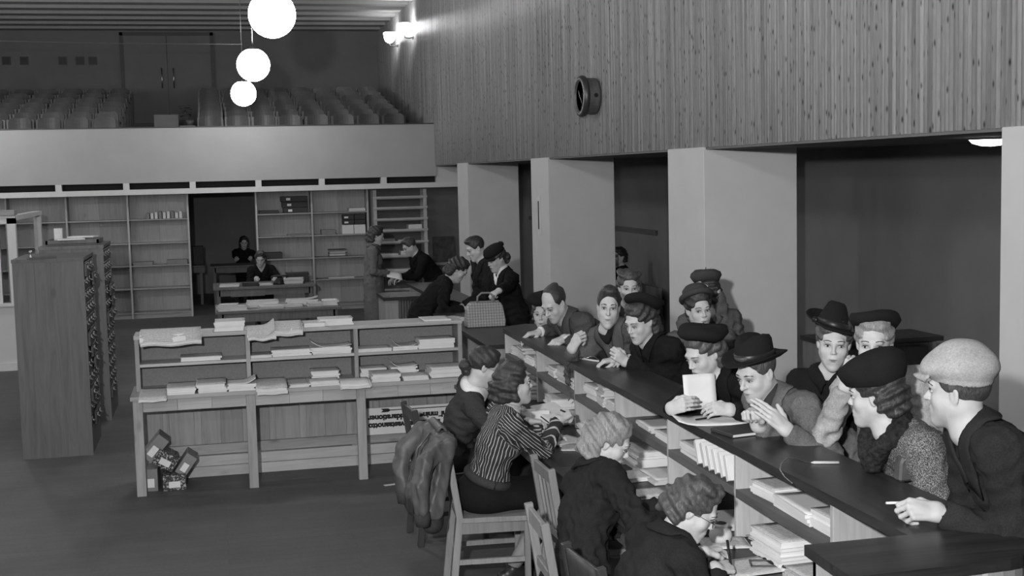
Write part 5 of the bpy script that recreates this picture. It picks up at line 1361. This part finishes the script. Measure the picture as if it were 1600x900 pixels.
def hat_cap():
    def go(H, R, root):
        F = Field((-.15, -.17, .0), (.15, .19, .17), .005); fat = .93
        F.u(ell((0, -.012, .088), (.099, .116, .052))); F.u(ell((0, .052, .078), (.084, .070, .042)), .03); F.u(ell((0, -.055, .082), (.094, .062, .052)), .03)
        F.u(rcone((0, -.02, .05), (0, -.02, .08), .083, .098, np.array([0, 1.0, 0]), 1.18), .02)
        F.d(ell((0, -.02, .02), (.079, .097, .045)), .004)
        V, Q = F.mesh(); N = normals(V, Q); V = V+N*(.0035*wob(V, 5, 60, 4)+.002*np.sin(V[:, 0]*40+V[:, 1]*25))[:, None]
        mesh_obj('cap', H+V@R.T, Q, M['f_cap'], root, True, True)
        MB().sheet(lambda u_, v: ((u_-.5)*.17*(1-.35*v*v), .075+.075*v*(1-(abs(u_-.5)*2)**2.2*.8), .068-.022*v-.014*(abs(u_-.5)*2)**2), 15, 7, .008).xform(R, H).build('visor', M['f_cap'], root, smooth=True)
        MB().ellip((0, -.01, .142), (.009, .009, .005), 10, 6).xform(R, H).build('button', M['f_cap'], root, smooth=True)
    return go
def hat_flare(mat='f_felt'):
    """wide black hat rising to an upturned flaring rim"""
    def go(H, R, root):
        Rr = rotx(math.radians(-4))@roty(math.radians(6)); off = (0, .0, .062)
        md = lambda p, r, t: (p[0], p[1], p[2]*(1-.30*math.sin(t+.3)*min(1, r/.1)))
        MB().lathe([(.086, -.024), (.096, -.02), (.112, .012), (.122, .045), (.112, .075), (.08, .098), (.045, .108), (.004, .11)], 36, (0, 0, 0), None, .98, 1.12, md).xform(Rr, off).xform(R, H).build('hat_crown', M[mat], root, smooth=True)
        MB().tube([(.1, -.07, .02), (.125, -.03, .045), (.12, .03, .05), (.1, .08, .045)], [.006, .012, .012, .005], 8).xform(Rr, off).xform(R, H).build('hat_fold', M[mat], root, smooth=True)
    return go
def hat_roll(mat='f_feltgrey'):
    """soft felt hat with a thick rolled brim set on the back of the head"""
    def go(H, R, root):
        Rr = rotx(math.radians(24)); off = (0, -.034, .074)
        MB().lathe([(.088, -.01), (.09, .02), (.084, .055), (.06, .078), (.004, .084)], 32, (0, 0, 0), None, .96, 1.1).xform(Rr, off).xform(R, H).build('crown', M[mat], root, smooth=True)
        pts = [(math.cos(a)*.094, math.sin(a)*.106, .004+.01*math.sin(a)) for a in np.linspace(0, 2*math.pi, 33)]
        MB().tube(pts, .019, 10, False).xform(Rr, off).xform(R, H).build('rolled_brim', M[mat], root, smooth=True)
    return go
def hat_small():
    def go(H, R, root):
        Rr = rotx(math.radians(-8)); off = (0, -.0, .07)
        MB().lathe([(.09, -.014), (.1, -.01), (.1, .02), (.085, .05), (.05, .062), (.004, .064)], 28, (0, 0, 0), None, .95, 1.1).xform(Rr, off).xform(R, H).build('crown', M['f_felt'], root, smooth=True)
        MB().sheet(lambda u_, v: ((u_-.5)*.2*(1-.3*v*v), .07+.07*v*(1-(abs(u_-.5)*2)**2*.9), -.004-.02*v-.02*(abs(u_-.5)*2)**2), 13, 5, .007).xform(Rr, off).xform(R, H).build('peak', M['f_felt'], root, smooth=True)
        for a in (-1, 1): MB().ellip((a*.012, -.115, .02), (.022, .02, .026), 10, 7).xform(Rr, off).xform(R, H).build('bow', M['f_felt'], root, smooth=True)
    return go
# ================================================================== the people
V3 = lambda *a: np.array(a, float)
gC, gK, gF = 'clerks at the desk', 'customers at the counter', 'people in the background'
# clerks
person('seated clerk in spectacles and dark cardigan with a white collar', at_y(757, 573, 7.75), (1.42, 7.93, .55), 0, (-4, -24, 0), 'f', 'near', 'f_charcoal', 'f_dark', dict(hair='bun', wave=.002), 'h_dark', None,
       [(1, (1.86, 7.62, .80), (1, .1, -.1), (0, 0, 1), 'relax'), (-1, (1.9, 7.95, .79), (1, -.1, -.1), (0, 0, 1), 'relax')], True, collar='round', collarmat='f_white', glasses=True, seed=1, group=gC)
person('seated clerk in a striped knitted sweater, hair rolled up, pen in hand', at_y(803, 600, 6.9), (1.43, 6.95, .55), 2, (4, 4, 0), 'f', 'near', 'f_charcoal', 'f_black', dict(hair='rollup', puff=.002), 'h_dark', None,
       [(1, at_y(872, 656, 6.98), (.72, .25, .35), (-.1, -.5, .8), 'pinch'), (-1, (1.86, 7.2, .80), (1, -.2, -.05), (0, 0, 1), 'relax')], True, collar=None, scarf=('f_light', .012, .010), stripe=True, seed=2, feet=((1.66, 7.08, .1), (1.58, 6.92, .1)), elbows=(None, V3(.1, -.25, -1)), bulk=1.04, group=gC)
person('seated fair-haired clerk in a dark jacket bending over her papers', at_y(952, 690, 5.45), (1.50, 5.27, .55), 5, (-20, -28, 0), 'f', 'near', 'f_dark', 'f_black', dict(hair='waves', puff=.002, wave=.0045), 'h_fair', None,
       [(1, (1.95, 5.2, .80), (1, .2, -.1), (0, 0, 1), 'relax'), (-1, (1.98, 5.5, .80), (1, -.2, -.1), (0, 0, 1), 'relax')], True, collar='lapel', seed=3, bulk=1.08, group=gC)
person('seated clerk in spectacles bent low and writing nearest the camera', at_y(1083, 795, 4.58), (1.47, 4.55, .55), 8, (-22, -32, 0), 'f', 'near', 'f_dark', 'f_black', dict(hair='curly', puff=.0, wave=.0045), 'h_brown', None,
       [(1, at_z(1118, 888, .80), (.9, .35, -.12), (-.15, -.5, .85), 'pinch'), (-1, at_z(1098, 862, .80), (.8, .5, -.1), (0, .2, 1), 'relax')], True, collar='round', glasses=True, seed=4, bulk=1.12, group=gC)
# far clerks beyond the doorway
person('woman with a pale blouse collar writing at the far table', at_y(407, 404, 20.6), (.72, 20.75, .55), 268, (262, -22, 0), 'f', 'far', 'f_black', 'f_black', dict(hair='waves'), 'h_dark', None,
       [(1, (.62, 20.32, .80), (-.1, -1, 0), (0, 0, 1), 'relax'), (-1, (.9, 20.32, .80), (0, -1, 0), (0, 0, 1), 'relax')], True, collar='lapel', scarf=('f_light', .09, .016), seed=5, group=gF)
person('dim figure seated in the dark room beyond the doorway', at_y(381, 379, 25.4), (.52, 25.4, .6), 272, (275, -10, 0), 'f', 'far', 'f_black', 'f_black', dict(hair='waves'), 'h_black', None,
       [(1, (.4, 24.85, .84), (-.1, -1, 0), (0, 0, 1), 'relax'), (-1, (.65, 24.85, .84), (0, -1, 0), (0, 0, 1), 'relax')], True, collar='lapel', seed=6, group=gF)
# people at the far counter
p = at_y(588, 368, 16.7)
person('standing woman in a long grey overcoat holding a paper by the shelves', p, (p[0]-.05, 16.72, .93), 352, (-2, -14, 0), 'f', 'far', 'f_mid', 'f_mid', dict(hair='waves', puff=.004), 'h_dark', None,
       [(1, at_y(609, 428, 16.55), (.9, .1, .0), (0, -.3, 1), 'hold')], coatlen=.55, collar='round', seed=7, bulk=1.1, group=gF)
p = at_y(640, 385, 17.3)
person('man in a dark suit bending left over the far counter', p, (2.95, 17.45, .95), 186, (190, -30, 0), 'm', 'far', 'f_black', 'f_black', dict(hair='short'), 'h_brown', None,
       [(-1, at_y(622, 432, 17.0), (-1, -.2, -.3), (0, 0, 1), 'relax'), (1, at_y(630, 432, 17.5), (-1, 0, -.3), (0, 0, 1), 'relax')], coatlen=.0, collar='round', seed=8, group=gF)
p = at_y(716, 421, 12.5)
person('woman in black with waved hair bowed low over the far counter', p, (1.98, 12.62, .93), -2, (-12, -40, 0), 'f', 'mid', 'f_black', 'f_black', dict(hair='waves', wave=.0045), 'h_dark', None,
       [(1, at_y(725, 482, 12.3), (1, .1, -.3), (0, 0, 1), 'relax'), (-1, at_y(728, 482, 12.7), (1, 0, -.3), (0, 0, 1), 'relax')], coatlen=.3, collar=None, seed=9, bulk=1.05, group=gF)
p = at_y(743, 388, 12.9)
person('dark-haired man in a black coat standing left of the woman with the bag', p, (2.85, 13.0, .97), 188, (186, -24, 0), 'm', 'mid', 'f_dark', 'f_black', dict(hair='short'), 'h_dark', None,
       [(-1, at_y(722, 478, 12.6), (-1, -.1, -.4), (0, 0, 1), 'relax')], coatlen=.5, collar='lapel', seed=10, group=gF)
p = at_y(775, 404, 11.9)
person('woman in a small black hat with white scarf, hand on the checked bag', p, (2.83, 12.0, .93), 195, (204, -22, 0), 'f', 'mid', 'f_black', 'f_black', dict(hair='bun'), 'h_dark', hat_small(),
       [(-1, at_y(772, 461, 11.15), (-.8, -.5, -.3), (0, -.3, .9), 'grip')], coatlen=.5, collar='lapel', scarf=('f_white', .12), seed=11, bulk=1.08, group=gF)
p = at_y(967, 401, 15.9)
person('dark-haired person seated in the aisle, half hidden by the second pillar', p, (5.18, 15.95, .56), 200, (205, 0, 0), 'f', 'far', 'f_black', 'f_black', dict(hair='bob'), 'h_black', None, [], True, collar='round', seed=12, group=gF)
# customers along the counter
person('person in a dark hat peering out from behind the balding man', at_y(848, 489, 9.35), (2.80, 9.5, .95), 205, (245, -6, 0), 'f', 'mid', 'f_black', 'f_black', dict(hair='bob'), 'h_dark', hat_beret('f_felt', 0, .135, .05, (0, -.02, .09)),
       [], coatlen=.5, collar='round', gaze=-.6, seed=13, group=gK)
person('balding man in a grey overcoat bending over the counter', at_y(866, 474, 8.5), (2.80, 8.62, .95), 195, (212, -32, 0), 'm', 'near', 'f_coatgrey', 'f_dark', dict(hair='bald'), 'h_dark', None,
       [(-1, at_z(884, 528, 1.20), (-.85, -.35, -.25), (0, -.35, .9), 'relax'), (1, (2.28, 8.9, 1.19), (-1, -.1, -.1), (0, 0, 1), 'relax')], coatlen=.5, collar='lapel', seed=14, bulk=1.12, neck=.055, stubble=True, elbows=(V3(.6, -.5, -.4), None), cuffs='f_white', group=gK)
person('young man with combed-back hair looking at the camera, hand raised', at_y(951, 480, 7.6), (2.80, 7.72, .96), 215, (252, -2, 4), 'm', 'near', 'f_grey', 'f_dark', dict(hair='short', wave=.003), 'h_dark', None,
       [(1, at_y(893, 546, 7.62), (.35, -.3, .75), (-.5, -.5, .5), 'grip'), (-1, (2.45, 7.35, 1.2), (-.9, -.2, -.1), (0, 0, 1), 'relax')], coatlen=.3, collar='lapel', scarf=('f_dark', .05), seed=15, hscale=(.92, 1.0, 1.07), bulk=1.04, elbows=(None, V3(-.3, .3, -1)), gaze=.1, group=gK)
person('woman in a black beret and black coat reading beside the young man', at_y(1000, 502, 7.05), (2.80, 7.1, .93), 195, (207, -20, 0), 'f', 'near', 'f_black', 'f_black', dict(hair='waves'), 'h_dark', hat_beret('f_felt', 8, .122, .045, (0, -.06, .078), 44),
       [(-1, at_z(978, 566, 1.20), (-.6, -.1, .5), (-.3, -.8, .3), 'grip'), (1, (2.36, 7.35, 1.2), (-1, 0, -.1), (0, 0, 1), 'relax')], coatlen=.5, collar='round', seed=16, bulk=1.14, group=gK)
p = at_y(983, 449, 8.6)
person('fair woman half hidden behind the young man, facing the camera', p, (p[0]+.12, 8.7, .93), 240, (258, -6, 0), 'f', 'mid', 'f_charcoal', 'f_dark', dict(hair='curly'), 'h_brown', None, [], coatlen=.5, collar='round', seed=17, group=gK)
p = at_y(1092, 484, 7.4)
person('woman in a grey coat and rolled-brim felt hat glancing aside', p, (p[0]+.04, 7.45, .93), 250, (268, -2, -4), 'f', 'near', 'f_grey', 'f_dark', dict(hair='bun'), 'h_dark', hat_roll(), [], coatlen=.5, collar='round', gaze=.9, seed=18, bulk=1.05, group=gK)
p = at_y(1103, 456, 8.05)
person('woman behind the felt hat, arm raised to her dark knitted hat', p, (p[0]+.05, 8.1, .95), 262, (95, -5, 0), 'f', 'mid', 'f_grey', 'f_dark', dict(hair='bob'), 'h_dark', hat_beret('f_feltgrey', 0, .115, .06, (0, -.01, .085)),
       [(1, at_y(1120, 455, 7.95), (-.6, .2, .5), (.4, -.6, .3), 'relax')], coatlen=.5, collar='round', seed=19, elbows=(None, V3(.9, -.2, -.2)), group=gK)
person('woman in a black beret reading a white paper held in both hands', at_y(1099, 552, 5.85), (2.80, 5.95, .93), 200, (200, -24, 0), 'f', 'near', 'f_black', 'f_black', dict(hair='waves', puff=-.002), 'h_brown', hat_beret('f_felt', -6, .128, .045, (0, -.03, .080), 28),
       [(1, at_z(1046, 640, 1.21), (.55, -.7, .35), (-.75, -.4, .1), 'hold'), (-1, at_z(1142, 640, 1.22), (-.85, .1, .12), (.1, -.75, .5), 'hold')], coatlen=.5, collar='lapel', seed=20, bulk=1.06, elbows=(V3(.5, -.5, -.5), None), group=gK)
person('man in a black felt hat and grey jacket, hand at his mouth', at_y(1182, 582, 5.25), (2.84, 5.32, .96), 195, (203, -20, 0), 'm', 'near', 'f_mid', 'f_dark', dict(hair='short'), 'h_brown', hat_fedora(),
       [(-1, at_y(1230, 672, 4.98), (-.62, .25, .62), (.35, -.85, .25), 'flat'), (1, at_z(1186, 668, 1.2), (-.35, -.1, .8), (.75, .5, .2), 'fist')], coatlen=.3, collar='lapel', scarf=('f_charcoal', .03), seed=21, elbows=(V3(.5, -.4, -.7), None), bulk=1.02, group=gK)
p = at_y(1303, 536, 5.3)
person('woman in a pointed black hat behind the man in the felt hat', p, (p[0]+.08, 5.38, .93), 225, (243, -4, 4), 'f', 'near', 'f_black', 'f_black', dict(hair='bun'), 'h_brown', hat_pointed(), [], coatlen=.5, collar='round', gaze=-.3, seed=22, bulk=1.02, group=gK)
person('woman in a pale coat and black beret, hand to her cheek', at_y(1366, 537, 4.92), (2.98, 4.98, .93), 222, (236, -4, 0), 'f', 'near', 'f_light', 'f_dark', dict(hair='bun'), 'h_fair', hat_beret('f_felt', 4, .122, .042, (0, -.045, .074), 24),
       [(1, at_y(1322, 606, 4.86), (.25, .05, .9), (-.55, -.6, 0), 'relax')], coatlen=.5, collar='round', gaze=.2, seed=23, elbows=(None, V3(-.6, -.2, -.9)), bulk=1.05, group=gK)
person('woman in a tweed coat with a fur collar and wide black hat', at_y(1368, 618, 4.4), (2.92, 4.40, .93), 176, (136, -6, 0), 'f', 'near', 'tweed', 'f_dark', dict(hair='bob', puff=.0), 'h_dark', hat_flare(),
       [], coatlen=.5, collar='fur', seed=24, bulk=1.26, neck=.05, group=gK)
person('man in a pale flat cap and dark coat standing at the counter end', at_y(1497, 612, 3.8), (2.86, 3.62, .98), 166, (130, 0, 0), 'm', 'near', 'f_dark2', 'f_dark', dict(hair='short'), 'h_brown', hat_cap(),
       [(-1, at_z(1466, 800, 1.205), (-.9, .25, .12), (.1, -.75, .6), 'grip')], coatlen=.45, collar='lapel', seed=25, bulk=1.2, neck=.045, elbows=(V3(.6, -.5, -.5), None), stubble=True, group=gK)

# ------------------------------------------------------------------ things in hands
c = at_y(1093, 612, 5.74); t = thing('held_letter', 'folded white letter held up by the woman in the black beret', 'paper', c)
MB().sheet(lambda u, v: c+V3((u-.5)*.165, .03*(v-.5)-.012*abs(u-.5), (v-.5)*.165), 7, 5, .002).xform(np.eye(3)).build('sheet', M['paper'], t, smooth=True)
MB().sheet(lambda u, v: c+V3((u-.5)*.16, .03*(v-.5)+.004, (v-.5)*.16+.004), 7, 5, .0015).build('second_sheet', M['paper3'], t, smooth=True)
c = at_z(1437, 788, 1.215); t = thing('cigarette', 'white cigarette between the fingers of the man in the cap', 'cigarette', c)
a, b = at_z(1386, 786, 1.215), at_z(1424, 785, 1.215); MB().tube([a, b], .0045, 8).build('paper_tube', M['paper'], t, smooth=True); MB().tube([a-(b-a)*.05, a], [.004, .0045], 8).build('ash', M['paper2'], t)
c = at_z(1425, 752, ZK); t = thing('leather_purse', 'dark leather purse between the tweed coat and the man in the cap', 'purse', c)
MB().prism([(-.06, 0), (.06, 0), (.065, .06), (.02, .13), (-.02, .135), (-.055, .07)], -.025, .025, lambda v: c+V3(v[0]*.9, v[2]+.02, v[1]+.001)).build('purse_body', M['f_sheen'], t, bevel=.008)
MB().tube([c+V3(-.02, .02, .13), c+V3(0, .02, .15), c+V3(.02, .02, .13)], .005, 6).build('clasp', M['metal'], t)
a = at_y(884, 648, 6.98); t = thing('fountain_pen', 'dark pen in the hand of the striped clerk', 'pen', a)
MB().tube([a+V3(-.03, 0, .03), a+V3(.06, .05, -.02), a+V3(.075, .058, -.03)], [.005, .0055, .001], 8).build('barrel', M['black'], t, smooth=True)
a = at_z(1140, 882, .80); t = thing('fountain_pen', 'dark pen in the hand of the clerk writing nearest the camera', 'pen', a)
MB().tube([a+V3(.02, .07, .075), a+V3(.005, -.0, .0), a+V3(.002, -.02, -.028)], [.006, .0055, .001], 8).build('barrel', M['black'], t, smooth=True)
c = at_y(616, 430, 16.5); t = thing('held_paper', 'small white paper in the hand of the woman in the grey overcoat', 'paper', c)
MB().sheet(lambda u, v: c+V3((u-.5)*.2, (v-.5)*.1, (v-.5)*.08-.05*(u-.5)), 5, 4, .002).build('sheet', M['paper'], t, smooth=True)

# ------------------------------------------------------------------ the jacket over the chair back
nx = np.array([1.0, 0, 0]); F = Field((.86, 6.45, .36), (1.38, 7.45, 1.05), .008)
F.u(rcone((1.19, 6.74, .89), (1.19, 7.16, .89), .04, .04))
for y in np.linspace(6.70, 7.2, 6):
    F.u(rcone((1.17, y, .88), (1.08-.02*math.sin(y*9), y, .53), .045, .058), .05)
for pts in ([(1.13, 6.69, .88), (1.05, 6.64, .80), (1.01, 6.625, .68), (1.02, 6.63, .56)], [(1.12, 7.2, .87), (1.02, 7.22, .76), (.99, 7.2, .66), (1.0, 7.18, .55)]):
    for a, b, ra, rb in zip(pts[:-1], pts[1:], (.05, .056, .052), (.056, .052, .046)): F.u(rcone(a, b, ra, rb, nx, .7), .02)
V, Q = F.mesh(); Nn = normals(V, Q)
V = V+Nn*(.016*(.6-1.9*np.abs(wob(V, 3, 40, 3, (1, 1.3, .16))))+.007*(.5-1.8*np.abs(wob(V, 8, 70, 4, (1, 1, .5)))))[:, None]
mesh_obj('jacket_body', V, Q, M['f_sheen'], jt, True, True)
for p in ((1.02, 6.63, .54), (1.0, 7.18, .53)): MB().tube([V3(*p), V3(*p)+V3(.005, 0, -.04), V3(*p)+V3(.005, 0, -.07)], [.045, .043, .038], 14).build('cuff', M['f_charcoal'], jt, smooth=True)
F = Field((.9, 6.5, .36), (1.25, 7.4, .62), .008)
for y in np.linspace(6.72, 7.18, 7): F.u(rcone((1.08-.02*math.sin(y*9), y, .50), (1.08-.02*math.sin(y*9), y, .455), .06, .058), .03)
V, Q = F.mesh(); Nn = normals(V, Q); V = V+Nn*(.006*(.5-1.8*np.abs(wob(V, 3, 40, 3, (1, 1.3, .16)))))[:, None]
mesh_obj('knit_hem', V, Q, M['f_charcoal'], jt, True, True)
MB().sheet(lambda u, v: (1.20-.05*v, 6.80+.3*u, .935+.03*math.sin(v*3)), 12, 6, .012).build('jacket_collar', M['f_sheen'], jt, smooth=True)
MB().tube([(1.11, 6.80, .94), (1.035, 6.80, .86), (1.0, 6.8, .68), (1.0, 6.81, .45)], .006, 6).build('zip', M['darkmetal'], jt, smooth=True)
